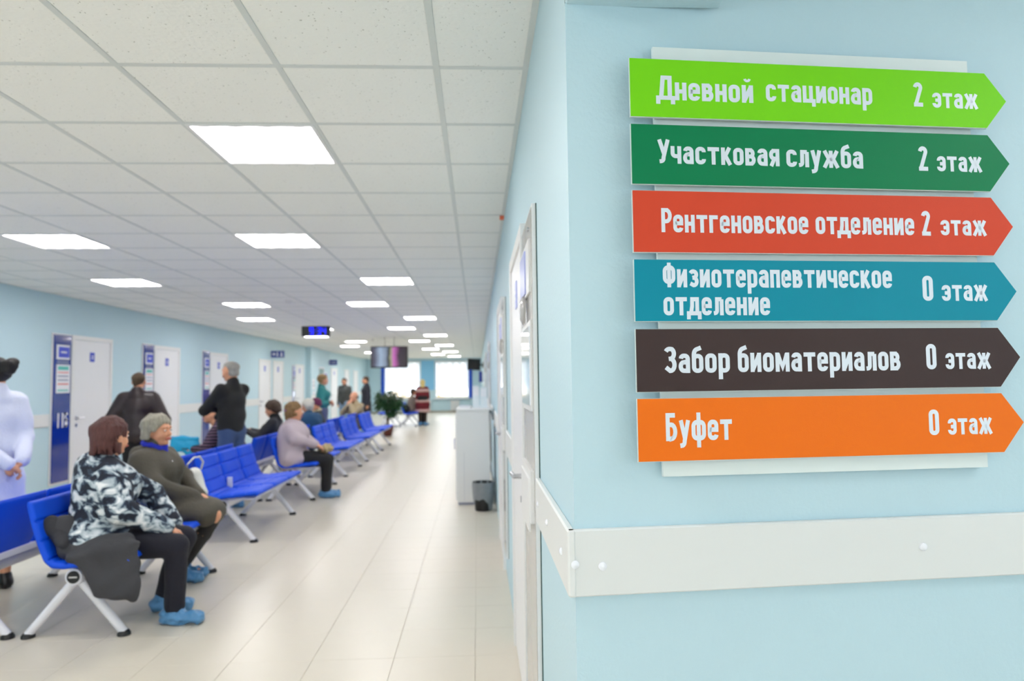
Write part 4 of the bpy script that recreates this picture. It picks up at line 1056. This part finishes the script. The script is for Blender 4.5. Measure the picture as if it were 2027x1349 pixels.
    if top:
        kind, m, ex = top[:3]; o_ = top[3] if len(top) > 3 else {}
        F = Field(); hem = o_.get('hem', -.05); fx = o_.get('flare', 0)
        low = j['pel']+V(0, 0, hem*s if pose == 'sit' else hem*s)
        bl = o_.get('belly', 0)
        F.cone(low, j['waist'], (.112+ex+fx)*s*fat, (.104+ex)*s*fat, lat, 1.5, 1.42, k=.05)
        if bl: F.ell(j['waist']+rotz(twist) @ V(.05*bl, 0, .0), V(.13, .17, .15)*s*fat, k=.06)
        F.cone(j['waist'], j['chest'], (.104+ex)*s*fat, (.116+ex)*s*fat, lat, 1.42, 1.40, k=.05).cone(j['chest'], j['shl'], (.112+ex)*s*(.5+.5*fat), (.070+ex*.8)*s, lat, 1.4, 1.95, k=.05)
        if female: 
            for sg in (1, -1): F.ell(j['chest']+rotz(twist) @ roty(lean) @ V(.085, .07*sg, .02)*s, V(.07, .07, .07)*s*fat, k=.05)
        for n_, sg in (('L', 1), ('R', -1)):
            sh, el, wr = j['sh'+n_], j['el'+n_], j['wr'+n_]; sx = o_.get('sleeve', 1.)
            F.cone(sh, el, (.056+ex)*s, (.046+ex)*s, k=.05); e2 = el+(wr-el)*(sx if sx < 1 else .97)
            if sx > 0: F.cone(el, e2, (.046+ex)*s, (.036+ex*.8)*s, k=.025)
        F.cone(nb-V(0, 0, .03), nb+V(0, 0, .025), (.068+ex)*s, (.060+ex*.7)*s, k=.03)
        if o_.get('hood'): F.cone(nb+rotz(twist) @ V(-.07, .07, -.005), nb+rotz(twist) @ V(-.07, -.07, -.005), .050, .050, k=.03).ell(nb+rotz(twist) @ V(-.085, 0, -.05), V(.06, .13, .08), rotz(twist), k=.04)
        if o_.get('thigh'):       # coat skirt lying over the thighs of a sitter
            a = (j['hipL']+j['hipR'])/2; b = (j['knL']+j['knR'])/2; e_ = a+(b-a)*o_['thigh']
            F.cone(a+V(0, 0, .03), e_+V(0, 0, .01), (.105+ex)*s*fat, (.088+ex)*s, V(0, 1, 0), 1.75, 1.9, k=.05)
        if o_.get('skirt') is not None:
            F.cone(low, V(low[0], 0, o_['skirt']+.02), (.112+ex+fx)*s*fat, (.135+ex+fx)*s*fat, V(0, 1, 0), 1.5, 1.45, k=.05).plane(V(0, 0, -1), V(0, 0, o_['skirt']))
        F.ell(hp(0, 0, .03), V(.11, .095, .10)*hs, RH, k=.008, sub=True)
        tp = link(kind, F.mesh(vox, o_.get('folds', .006), o_.get('fs', 13), int(abs(loc[1]*10)) % 97, .8), m, r)
        c = o_.get('collar')
        if c:
            F = Field(); F.cone(nb+V(-.005, 0, .0), nb+V(.012, 0, .055), (.075+ex*.8)*s, (.066+ex*.5)*s, k=.01).cone(nb+V(0, 0, .03), nb+V(.02, 0, .12), .052, .050, k=.005, sub=True)
            F.ell(nb+rotz(twist) @ V(.09, 0, .05), V(.05, .035, .09), k=.02, sub=True)
            link('collar', F.mesh(.008), c, tp)
        if o_.get('scarf'):
            F = Field()
            for q in range(9):
                a, b = 2*PI*q/9, 2*PI*(q+1)/9; P_ = lambda t: nb+rotz(twist) @ V(.072*math.cos(t)+.012, .068*math.sin(t), .045-.022*math.cos(t)+.006*math.sin(3*t))
                F.cone(P_(a), P_(b), .020, .022, k=.01)
            F.cone(nb+rotz(twist) @ V(.08, .01, .02), nb+rotz(twist) @ V(.10, .02, -.05), .028, .018, k=.02)
            link('scarf', F.mesh(.006, .002, 40, 5), o_['scarf'], r)
        if o_.get('buttons'):
            for q in range(o_['buttons']):
                for sg in (1, -1):
                    c_ = j['chest']+rotz(twist) @ roty(lean) @ V(.128+ex-.004*q, .045*sg+.012*q, .07-.085*q)*s
                    link('button', Field().ell(c_, V(.012, .012, .012)).mesh(.005), M_chrome, tp)
        if o_.get('cuffs'):
            for n_ in 'LR':
                wr, el = j['wr'+n_], j['el'+n_]; d = unit(wr-el); link('cuff', Field().cone(wr-d*.035, wr-d*.012, .041*s, .040*s).mesh(.007), o_['cuffs'], tp)
    if shoes:
        kind, m = shoes[:2]
        for n_, sg in (('L', 1), ('R', -1)):
            an, td = j['an'+n_], j['td'+n_]; la = np.cross(V(0, 0, 1), td); F = Field()
            z0 = min(an[2], .09 if True else 0); b0 = V(an[0], an[1], 0)
            if kind == 'shoe_cover':
                F.cone(b0-td*.045+V(0, 0, .045), b0+td*.15*s+V(0, 0, .040), .048, .036, la, 1.05, 1.25, k=.03).cone(b0+V(0, 0, .05), b0+V(0, 0, .10)-td*.005, .056, .050, k=.03)
                F.plane(V(0, 0, -1), V(0, 0, .003)).plane(V(0, 0, 1), V(0, 0, .118)); link(kind, F.mesh(.008 if vox > .009 else .006, .005, 55, 2), m, r)
            else:
                F.cone(b0-td*.04+V(0, 0, .04), b0+td*.16*s+V(0, 0, .03), .040, .028, la, 1.0, 1.4, k=.03).cone(b0+V(0, 0, .05), b0+V(0, 0, .085), .044, .042, k=.03).plane(V(0, 0, -1), V(0, 0, .003)); link(kind, F.mesh(.009), m, r)
    if len(shoes or ()) > 2:
        m = shoes[2]
        for n_ in 'LR':
            an, kn = j['an'+n_], j['kn'+n_]; t = shoes[3]; F = Field().cone(kn+(an-kn)*t, kn+(an-kn)*(t+.3), .056*s, .054*s, k=.02).cone(kn+(an-kn)*(t+.3), an, .054*s, .038*s, k=.02); link('sock', F.mesh(.009), m, r)
    if hair:
        st, m = hair[:2]; F = Field()
        if st == 'bob':
            F.ell(hp(-.020, 0, .034), V(.108, .092, .096)*hs, RH, k=.02).ell(hp(-.045, 0, -.030), V(.078, .090, .085)*hs, RH, k=.03)
            F.ell(hp(.105, 0, -.050), V(.085, .068, .105)*hs, RH, k=.02, sub=True)
        elif st == 'short_w':
            F.ell(hp(-.018, 0, .040), V(.112, .097, .098)*hs, RH, k=.02).ell(hp(-.050, 0, -.020), V(.062, .076, .065)*hs, RH, k=.03)
            F.ell(hp(.095, 0, -.042), V(.085, .078, .098)*hs, RH, k=.02, sub=True)
        elif st == 'man':
            F.ell(hp(-.016, 0, .040), V(.101, .082, .086)*hs, RH, k=.02).ell(hp(-.05, 0, -.015), V(.054, .068, .055)*hs, RH, k=.02)
            F.ell(hp(.10, 0, -.035), V(.09, .10, .090)*hs, RH, k=.015, sub=True).ell(hp(-.0, .08, -.03), V(.03, .03, .04)*hs, RH, k=.01, sub=True).ell(hp(-.0, -.08, -.03), V(.03, .03, .04)*hs, RH, k=.01, sub=True)
        elif st == 'fringe':
            F.ell(hp(-.05, 0, -.005), V(.062, .082, .045)*hs, RH, k=.02).ell(hp(-.05, 0, .02), V(.055, .068, .05)*hs, RH, k=.02)
        elif st == 'bun':
            F.ell(hp(-.016, 0, .036), V(.104, .084, .090)*hs, RH, k=.02).ell(hp(-.055, 0, -.02), V(.05, .065, .07)*hs, RH, k=.03)
            F.ell(hp(.105, 0, -.042), V(.09, .078, .098)*hs, RH, k=.02, sub=True)
            for q in range(9): a = q*2.4; F.ell(hp(-.140+.026*math.cos(a), .03*math.sin(a*1.7), .055+.034*math.sin(a)), V(.027, .027, .027)*hs, k=.012)
            F.ell(hp(-.140, 0, .055), V(.046, .048, .048)*hs, k=.010)
        elif st == 'tail':
            F.ell(hp(-.020, 0, .036), V(.106, .090, .094)*hs, RH, k=.02).ell(hp(-.05, 0, -.02), V(.065, .080, .07)*hs, RH, k=.03)
            F.cone(hp(-.09, 0, -.01), hp(-.10, .0, -.085), .042*hs, .022*hs, k=.02)
            F.ell(hp(.10, 0, -.045), V(.088, .074, .10)*hs, RH, k=.02, sub=True)
        elif st == 'long':
            F.ell(hp(-.020, 0, .036), V(.106, .092, .094)*hs, RH, k=.02).cone(hp(-.05, 0, 0), hp(-.07, 0, -.14), .085*hs, .06*hs, RH @ V(0, 1, 0), 1.05, 1.3, k=.03)
            F.ell(hp(.10, 0, -.05), V(.088, .074, .11)*hs, RH, k=.02, sub=True)
        elif st == 'hat':
            F.ell(hp(-.014, 0, .048), V(.108, .094, .090)*hs, RH, k=.02).plane(RH @ V(.25, 0, -.97), hp(.0, 0, .012)).ell(hp(-.03, 0, .01), V(.095, .09, .03)*hs, RH, k=.02)
        if st in ('bob', 'short_w', 'tail') and vox < .0115:
            rh = random.Random(int(abs(loc[1])*100)); end = {'bob': -.095, 'short_w': -.055, 'tail': -.04, 'man': -.03}[st]; rr = .0085 if st == 'man' else .0105
            wb = {'bob': .093, 'short_w': .094, 'tail': .088, 'man': .081}[st]
            for q in range(34):
                a = 2*PI*q/34+rh.uniform(-.06, .06); ca, sa = math.cos(a), math.sin(a)
                stop = (.062 if st != 'man' else .075) if ca > .62 else (.0 if ca > .25 else end)
                if ca > .25 and st == 'man': stop = .05
                pts = []
                for z in np.linspace(.125, stop+rh.uniform(-.008, .008), 5):
                    f = math.sqrt(max(.03, 1-(max(0, z-.03)/.103)**2)); sw_ = .01*rh.uniform(-1, 1)
                    pts.append(hp(-.018+(.103 if st != 'man' else .097)*f*ca, (wb*f)*sa+sw_, z))
                for p0, p1 in zip(pts, pts[1:]): F.cone(p0, p1, rr, rr*.9, k=.008)
        hr = link('hat' if st == 'hat' else 'hair', F.mesh(min(vox, .008), .0055 if st != 'hat' else .0015, 38, 4), m, r)
        if st == 'tail': link('hair_clip', Field().cone(hp(-.122, .035, .02), hp(-.122, -.035, .02), .012, .012).mesh(.006), mat('purple_clip', (.55, .25, .62), .4), hr)
    if extra: extra(r, j, hp)
    return r, j

def cloth(name, col, rough=.8, bump=.35, bs=55, var=.06, vs=9): return mat(name, col, rough, bump=bump, bscale=bs, var=var, vscale=vs, sheen=.03)
def blot_mat():
    m = bpy.data.materials.new('blotched_print'); m.use_nodes = True; nt = m.node_tree; N = nt.nodes; L = nt.links; b = N['Principled BSDF']; b.inputs['Roughness'].default_value = .85
    tc = N.new('ShaderNodeTexCoord'); mp = N.new('ShaderNodeMapping'); mp.inputs['Scale'].default_value = (1, 1, 1.5); L.new(tc.outputs['Object'], mp.inputs[0])
    n = N.new('ShaderNodeTexNoise'); n.inputs['Scale'].default_value = 13; n.inputs['Detail'].default_value = 4; n.inputs['Distortion'].default_value = .7; L.new(mp.outputs[0], n.inputs['Vector'])
    cr = N.new('ShaderNodeValToRGB'); L.new(n.outputs['Fac'], cr.inputs[0]); e = cr.color_ramp.elements
    e[0].position = .42; e[0].color = srgb((.09, .11, .17)) + (1,); e[1].position = .66; e[1].color = srgb((.92, .93, .94)) + (1,)
    q = e.new(.49); q.color = srgb((.22, .28, .36)) + (1,); q = e.new(.54); q.color = srgb((.62, .68, .72)) + (1,)
    L.new(cr.outputs[0], b.inputs['Base Color'])
    bp = N.new('ShaderNodeBump'); bp.inputs['Strength'].default_value = .4; bp.inputs['Distance'].default_value = .01; L.new(n.outputs['Fac'], bp.inputs['Height']); L.new(bp.outputs[0], b.inputs['Normal'])
    return m
def stripe_mat(name, cols, scale, axis=2):
    m = bpy.data.materials.new(name); m.use_nodes = True; nt = m.node_tree; N = nt.nodes; L = nt.links; b = N['Principled BSDF']; b.inputs['Roughness'].default_value = .85
    tc = N.new('ShaderNodeTexCoord'); sp = N.new('ShaderNodeSeparateXYZ'); L.new(tc.outputs['Object'], sp.inputs[0])
    n = N.new('ShaderNodeTexNoise'); n.inputs['Scale'].default_value = 9; L.new(tc.outputs['Object'], n.inputs['Vector'])
    a = N.new('ShaderNodeMath'); a.operation = 'MULTIPLY_ADD'; L.new(n.outputs['Fac'], a.inputs[0]); a.inputs[1].default_value = .03 if len(cols) > 2 else .01; L.new(sp.outputs[axis], a.inputs[2])
    c = N.new('ShaderNodeMath'); c.operation = 'MULTIPLY'; L.new(a.outputs[0], c.inputs[0]); c.inputs[1].default_value = scale
    f = N.new('ShaderNodeMath'); f.operation = 'FRACT'; L.new(c.outputs[0], f.inputs[0])
    cr = N.new('ShaderNodeValToRGB'); L.new(f.outputs[0], cr.inputs[0]); e = cr.color_ramp.elements; cr.color_ramp.interpolation = 'LINEAR'
    e[0].position = cols[0][0]; e[0].color = srgb(cols[0][1]) + (1,); e[1].position = cols[1][0]; e[1].color = srgb(cols[1][1]) + (1,)
    for p, k in cols[2:]: q = e.new(p); q.color = srgb(k) + (1,)
    L.new(cr.outputs[0], b.inputs['Base Color']); return m
M_cover = mat('blue_shoe_cover', (.33, .55, .74), .3, bump=1.0, bscale=45, var=.12, vscale=20)
M_blackc = cloth('black_cloth', (.08, .08, .095)); M_navyt = cloth('navy_trousers', (.07, .07, .13)); M_shoe = mat('black_shoe', (.06, .06, .07), .4)
def hairm(name, c):
    m = mat(name, c, .6, bump=1.0, bscale=60, var=.45, vscale=30)
    nt = m.node_tree; mp = nt.nodes.new('ShaderNodeMapping'); mp.inputs['Scale'].default_value = (2.2, 2.2, .45)
    tc = [n for n in nt.nodes if n.type == 'TEX_COORD'][0]; nt.links.new(tc.outputs['Object'], mp.inputs[0])
    for n in nt.nodes:
        if n.type == 'TEX_NOISE': nt.links.new(mp.outputs[0], n.inputs['Vector'])
    return m
COV = ('shoe_cover', M_cover)

# -- 1 woman in the blotched jacket, nearest bench, first seat
person('seated woman with reddish-brown bob in blotched black and white jacket, nearest of all', (-2.32, 4.50, 0), 0, s=.97, pose='sit', fat=1.25, female=True, sp=.86,
       twist=.62, lean=.05, head_yaw=.52, slump=.01, J=dict(anL=(.30, .22, .09), anR=(.47, -.03, .09), knL=(.44, .16, .475), knR=(.49, -.07, .475), elL=(.16, .34, .72), elR=(.22, -.20, .71), wrL=(.36, .20, .56), wrR=(.41, -.02, .575)),
       top=('jacket', blot_mat(), .027, dict(hem=-.05, thigh=.36, folds=.007, collar=None, hood=True, flare=.03)), bottom=('trousers', M_navyt, .010), shoes=('shoe_cover', M_cover),
       hair=('bob', hairm('auburn_hair', (.34, .19, .18))), vox=.0085)
# -- 2 woman in olive coat
person('seated elderly woman with short grey hair in olive-brown coat and blue scarf, looking right', (-2.41, 5.42, 0), 0, s=.95, pose='sit', fat=1.24, female=True, twist=-.10, lean=.0, head_yaw=-.12, sp=.84,
       J=dict(anL=(.20, .08, .10), anR=(.22, -.03, .10), knL=(.44, .09, .485), knR=(.46, -.05, .485), elL=(.12, .25, .74), elR=(.10, -.26, .74), wrL=(.30, .07, .62), wrR=(.31, -.03, .62)),
       hands=((V(.7, -.7, -.1), V(-.3, 0, -1), .5), (V(.7, .7, -.1), V(-.3, 0, -1), .5)),
       top=('coat', cloth('olive_coat', (.30, .28, .24), .75), .022, dict(hem=-.04, thigh=.90, scarf=cloth('royal_scarf', (.10, .16, .72)), buttons=2, hood=True, folds=.006, collar=MATS.get('olive_coat') or cloth('olive_coat', (.30, .28, .24), .75))), 
       shoes=('shoe_cover', M_cover, cloth('dark_socks', (.13, .12, .12)), .12), hair=('short_w', hairm('grey_hair', (.62, .60, .54))), vox=.0075)
# -- 3 woman in a white medical coat, hands behind her back
person('standing woman with black bun in long white medical coat, hands clasped behind her back', (-3.49, 5.30, 0), PI-.6, s=.965, fat=.98, female=True, lean=-.02, head_yaw=.35,
       J=dict(elL=(-.12, .19, 1.08), elR=(-.07, -.18, 1.08), wrL=(-.22, -.01, .90), wrR=(-.20, -.10, .92)),
       hands=((V(-.1, -.75, -.6), V(.3, .3, -1), .7), (V(-.1, .75, -.5), V(.3, 0, -1), .7)),
       top=('medical_coat', cloth('white_coat', (.86, .88, .97), .7), .014, dict(hem=-.12, skirt=.50, flare=.01, folds=.007)), bottom=None,
       shoes=('shoe', M_shoe), hair=('bun', hairm('black_hair', (.07, .055, .06))), vox=.010)
# -- 4 man in dark leather jacket
person('standing man with short brown hair in dark brown leather jacket, back turned', (-4.23, 9.05, 0), PI/2+.25, s=.935, fat=1.10, twist=0, head_yaw=-.0, head_pitch=.12,
       J=dict(elL=(-.02, .31, 1.02), elR=(-.02, -.31, 1.02), wrL=(.16, .24, .93), wrR=(.16, -.24, .93)),
       top=('leather_jacket', mat('brown_leather', (.16, .11, .12), .38, bump=.6, bscale=18, var=.2, vscale=8), .028, dict(hem=.0, folds=.006)), bottom=('trousers', M_blackc, .012),
       shoes=COV, hair=('man', hairm('brown_hair', (.30, .23, .16))), vox=.011)
# -- 5 grey-haired man in black sweater
person('standing grey-haired man in black sweater and blue jeans, seen from behind, arm held forward', (-2.90, 8.52, 0), PI-.42, s=1.0, fat=.98, head_yaw=.05, head_pitch=.05,
       J=dict(elL=(.25, .17, 1.15), elR=(.17, -.19, 1.15), wrL=(.26, -.05, 1.22), wrR=(.28, .05, 1.17)),
       top=('sweater', cloth('black_sweater', (.085, .085, .085)), .016, dict(hem=.02, folds=.005)), bottom=('jeans' if False else 'trousers', cloth('blue_jeans', (.24, .32, .48)), .010),
       shoes=COV, hair=('man', hairm('silver_hair', (.62, .61, .58))), vox=.010)
# -- 6 seated man with a moustache, striped shirt, bent forward
def moustache(r, j, hp):
    link('moustache', Field().cone(hp(.097, 0, -.045), hp(.088, .026, -.052), .007, .004).cone(hp(.097, 0, -.045), hp(.088, -.026, -.052), .007, .004).mesh(.003), mat('moustache_grey', (.22, .2, .19), .8), r)
person('seated dark-haired man with moustache in dark striped shirt, leaning forward behind the man in black', (-3.05, 9.28, 0), PI, s=1.0, pose='sit', fat=1.08, lean=.62, head_pitch=-.25, head_yaw=.35,
       J=dict(elL=(.34, .24, .66), elR=(.34, -.24, .66), wrL=(.54, .10, .64), wrR=(.54, -.08, .64)),
       top=('striped_shirt', stripe_mat('plum_stripes', ((0, (.12, .10, .16)), (.5, (.12, .10, .16)), (.60, (.52, .40, .50)), (.8, (.52, .40, .50)), (.90, (.12, .10, .16))), 26), .014, dict(hem=0, folds=.004)),
       bottom=('trousers', M_navyt, .010), shoes=COV, hair=('man', hairm('dark_hair', (.13, .11, .10))), extra=moustache, vox=.0095)
# -- 7 dark-haired woman facing left
person('seated dark-haired woman in black jacket facing the left wall, looking down at her hands', (-2.88, 10.20, 0), PI, s=.96, pose='sit', fat=1.0, female=True, lean=.0, sp=.81, head_pitch=.25,
       J=dict(wrL=(.36, .05, .80), wrR=(.34, -.06, .80), elL=(.16, .22, .73), elR=(.16, -.22, .73)),
       top=('jacket', cloth('charcoal_jacket', (.16, .16, .18)), .014, dict(hem=-.02, collar=M_blackc)), bottom=('trousers', cloth('olive_trousers', (.33, .34, .24)), .01), shoes=COV, hair=('short_w', hairm('dark_brown_hair', (.27, .19, .13))), vox=.011)
# -- 8 woman in lilac jacket
person('seated fair-haired woman with purple hair clip in pale lilac jacket and black trousers', (-2.38, 9.19, 0), 0, s=.99, pose='sit', fat=1.40, female=True, lean=.03, twist=.15, head_yaw=.35, sp=.77,
       J=dict(anL=(.42, .13, .09), anR=(.44, .0, .09), knL=(.44, .10, .475), knR=(.455, -.06, .475), elL=(.10, .27, .76), elR=(.10, -.27, .78), wrL=(.30, .08, .66), wrR=(.31, -.04, .67)),
       hands=((V(.8, -.5, -.3), V(0, 0, -1), .7), (V(.8, .4, -.3), V(0, 0, -1), .7)),
       top=('jacket', cloth('lilac_jacket', (.76, .70, .73)), .022, dict(hem=-.04, thigh=.30, folds=.006, cuffs=cloth('lilac_cuff', (.70, .64, .67)))), bottom=('trousers', M_blackc, .012), shoes=COV, hair=('tail', hairm('dark_blond_hair', (.55, .43, .28))), vox=.010)
# -- 9 white-haired woman in blue parka
person('seated white-haired woman in teal-blue hooded parka, seen from behind, facing the left wall', (-2.80, 11.95, 0), PI-.6, s=.98, pose='sit', sp=.75, fat=1.3, female=True, lean=.05,
       top=('parka', cloth('petrol_parka', (.11, .28, .42)), .028, dict(hem=-.03, thigh=.3, hood=True, folds=.006)), bottom=('trousers', M_blackc, .012), shoes=COV, hair=('short_w', hairm('white_hair', (.80, .79, .75))), vox=.012)
# -- 10 woman with purple hat
person('seated woman in knitted purple hat and black coat beside the white-haired woman', (-2.78, 12.50, 0), PI+.2, s=.94, pose='sit', sp=.80, fat=1.1, female=True, lean=.04, head_yaw=.3,
       top=('coat', cloth('black_coat', (.10, .11, .12)), .022, dict(hem=-.03, thigh=.4, scarf=cloth('beige_scarf', (.75, .70, .58)))), bottom=('trousers', M_blackc, .01), shoes=COV, hair=('hat', cloth('purple_knit', (.40, .15, .30), bs=90)), vox=.012)
# -- 11 woman in teal
person('standing fair-haired woman in teal sweater and grey-blue skirt with arms crossed', (-3.27, 15.06, 0), .1, s=.955, fat=1.08, female=True, head_yaw=.2,
       J=dict(elL=(.02, .24, 1.04), elR=(.02, -.24, 1.04), wrL=(.21, .0, 1.07), wrR=(.22, .04, 1.03)), hands=((V(0, -1, 0), V(-1, 0, 0), .4), (V(0, 1, 0), V(-1, 0, 0), .4)),
       top=('sweater', cloth('teal_sweater', (.18, .52, .52)), .014, dict(hem=-.06, sleeve=.55)), bottom=('skirt', cloth('grey_blue_skirt', (.38, .41, .52)), .01, .30), shoes=('shoe', M_shoe), hair=('short_w', hairm('blond_hair', (.58, .47, .30))), vox=.013)
# -- 12 man in grey sweater, jeans
person('standing dark-haired man in dark grey sweater and pale jeans, hands down, far down the corridor', (-4.27, 23.0, 0), -PI/2-.4, s=.95, fat=1.15, top=('sweater', cloth('grey_sweater', (.29, .30, .30)), .016, dict(hem=-.02)), bottom=('trousers', cloth('pale_jeans', (.52, .62, .74)), .012), shoes=COV, hair=('man', MATS['dark_hair']), vox=.014, head_yaw=.3)
# -- 13 man in long dark jacket
person('standing brown-haired man in long dark jacket facing left, right of the man in grey', (-3.31, 21.3, 0), PI+.35, s=.965, fat=1.05, top=('jacket', cloth('dark_navy_jacket', (.14, .15, .20)), .016, dict(hem=-.05, skirt=.62)), bottom=('trousers', M_blackc, .012), shoes=COV, hair=('man', MATS['dark_brown_hair']), vox=.014)
# -- 14 bald man
person('seated bald man in beige and dark vest, chin on hand, beside the potted tree', (-2.80, 16.60, 0), PI+.9, s=1.0, pose='sit', fat=1.15, sp=.86, lean=.12, head_pitch=.0,
       J=dict(elL=(.26, .20, .74), elR=(.26, -.20, .78), wrL=(.24, .04, .97), wrR=(.25, -.03, .94)), hands=((V(-.2, 0, 1), V(-1, 0, 0), .6), (V(-.2, 0, 1), V(-1, 0, 0), .6)),
       top=('vest_and_sleeves', cloth('beige_sleeves', (.66, .60, .48)), .016, dict(hem=0)), bottom=('trousers', cloth('khaki_trousers', (.50, .46, .36)), .012), shoes=COV, hair=('fringe', hairm('grey_fringe', (.45, .42, .38))), vox=.013,
       extra=lambda r, j, hp: link('vest', Field().cone(j['pel'], j['waist'], .125, .122, j['lat'], 1.5, 1.42, k=.05).cone(j['waist'], j['chest'], .142, .150, j['lat'], 1.35, 1.30, k=.05).cone(j['chest'], j['shl'], .145, .09, j['lat'], 1.2, 1.5, k=.05).mesh(.013, .004), cloth('dark_vest', (.22, .22, .24)), r))
# -- 15 woman in red patterned coat
person('standing blond woman in dark red patterned coat, back turned, at the far windows', (-1.87, 24.25, 0), PI/2+.15, s=.90, fat=1.16, female=True, top=('patterned_coat', stripe_mat('nordic_bands', ((0, (.45, .10, .14)), (.30, (.42, .09, .13)), (.42, (.72, .58, .55)), (.55, (.80, .70, .68)), (.68, (.50, .14, .17)), (.80, (.36, .07, .10))), 2.9), .02, dict(hem=-.1, skirt=.46, flare=.01)),
       bottom=('trousers', cloth('brown_trousers', (.22, .17, .15)), .012), shoes=COV, hair=('long', hairm('light_blond_hair', (.86, .76, .50))), vox=.014,
       extra=lambda r, j, hp: link('belt', Field().cone(j['waist']-V(0, 0, .055), j['waist']-V(0, 0, .02), .152, .150, V(0, 1, 0), 1.42, 1.42, k=.01).mesh(.01), M_blackc, r))
# -- 16 seated figure in beige coat
person('seated person in beige coat on the far bench, half hidden by the woman in red', (-2.28, 24.55, 0), .3, s=.95, pose='sit', fat=1.2, female=True, lean=.1, top=('coat', cloth('beige_coat', (.56, .50, .44)), .022, dict(hem=-.03, thigh=.7)), bottom=('trousers', M_blackc, .01), shoes=COV, hair=('short_w', MATS['dark_brown_hair']), vox=.014)

# ================================================================ THINGS PEOPLE HOLD
# grey coat over the near seat
F = Field()
F.cone((-.16, .06, .60), (-.08, .03, .50), .085, .075, (0, 1, 0), .8, .8, k=.05).cone((-.10, .03, .51), (.22, .0, .535), .060, .056, (0, 1, 0), 1.1, 1.1, k=.05)
F.cone((-.02, -.03, .48), (.26, -.03, .53), .045, .03, (0, 1, 0), .8, .8, k=.04).cone((.02, -.06, .47), (.16, -.055, .26), .032, .022, (1, 0, 0), 3.4, 4.2, k=.03).cone((.20, -.05, .50), (.20, -.055, .25), .030, .022, (1, 0, 0), 3.4, 4.6, k=.03)
F.cone((.30, -.05, .54), (.30, -.05, .22), .018, .014, (1, 0, 0), 2.2, 1.6, k=.02)
o = empty('draped_coat', (-2.28, 4.27, 0), label='dark grey coat draped over the near end of the nearest bench', cat='coat')
link('coat_cloth', F.mesh(.008, .007, 15, 8), cloth('grey_wool', (.23, .23, .25)), o)
link('collar_roll', Field().cone((-.20, .03, .64), (-.10, -.02, .54), .045, .04, k=.03).cone((-.21, .1, .60), (-.20, .02, .64), .04, .045, k=.03).mesh(.008, .004, 30, 2), cloth('grey_wool_dark', (.19, .19, .21)), o)
# white handbag
o = empty('handbag', (-2.26, 5.83, .60), label='white soft handbag on the lap of the woman in olive coat', cat='handbag')
link('bag_body', Field().cone((-.02, 0, .12), (.0, 0, -.02), .06, .085, (0, 1, 0), 1.3, 1.25, k=.02).mesh(.007, .004, 25, 3), mat('white_leather', (.86, .86, .84), .4), o)
MB().tube([(-.05, -.07, .16), (-.03, -.10, .22), (.0, -.05, .27), (.02, .02, .27), (.02, .09, .22), (0, .10, .16)], .007, 8).build('handle', mat('white_strap', (.82, .82, .80), .4), o, True)
MB().tube([(.06, -.1, .02), (.10, -.25, -.06), (.02, -.33, -.03)], .005, 8).build('strap', MATS['white_strap'], o, True)
# cyan folder bag
o = empty('plastic_bag', (-3.70, 9.18, .62), label='bright cyan plastic document bag held by the seated man in striped shirt', cat='bag'); o.rotation_euler = (0, 0, .1)
link('bag_body', Field().cone((-.15, 0, .07), (.15, 0, .05), .03, .03, (0, 0, 1), 3.0, 3.2, k=.01).cone((-.16, 0, .17), (.15, 0, .155), .012, .012, k=.04).mesh(.007, .004, 20, 3), mat('cyan_plastic', (.05, .66, .86), .3, bump=.5, bscale=25), o)
MB().box(-.03, .05, -.034, -.030, .02, .04).build('bag_logo_patch', mat('dark_teal_patch', (.05, .35, .45), .5), o)
# beige bag of the woman in lilac
o = empty('fur_bag', (-1.96, 9.26, .60), label='small beige fluffy bag under the hands of the woman in lilac', cat='bag')
link('bag_body', Field().ell((0, 0, .01), (.09, .10, .055)).ell((.03, .02, .03), (.05, .06, .04), k=.03).mesh(.007, .008, 60, 3), mat('beige_fur', (.72, .65, .50), .9, bump=1, bscale=60, var=.25, vscale=30), o)
MB().tube([(0, -.08, .02), (-.10, -.18, -.02), (-.15, -.16, -.1)], .005, 8).build('strap', M_black, o, True)
# dark bag on the far bench
o = empty('dark_bag', (-2.40, 24.02, .46), label='black bag lying on the far bench beside the person in beige', cat='bag')
link('bag_body', Field().ell((0, 0, .13), (.13, .10, .13)).mesh(.012, .005, 20, 3), M_blackc, o)
MB().tube([(-.06, 0, .24), (0, 0, .33), (.07, 0, .24)], .01, 8).build('handle', M_black, o, True)
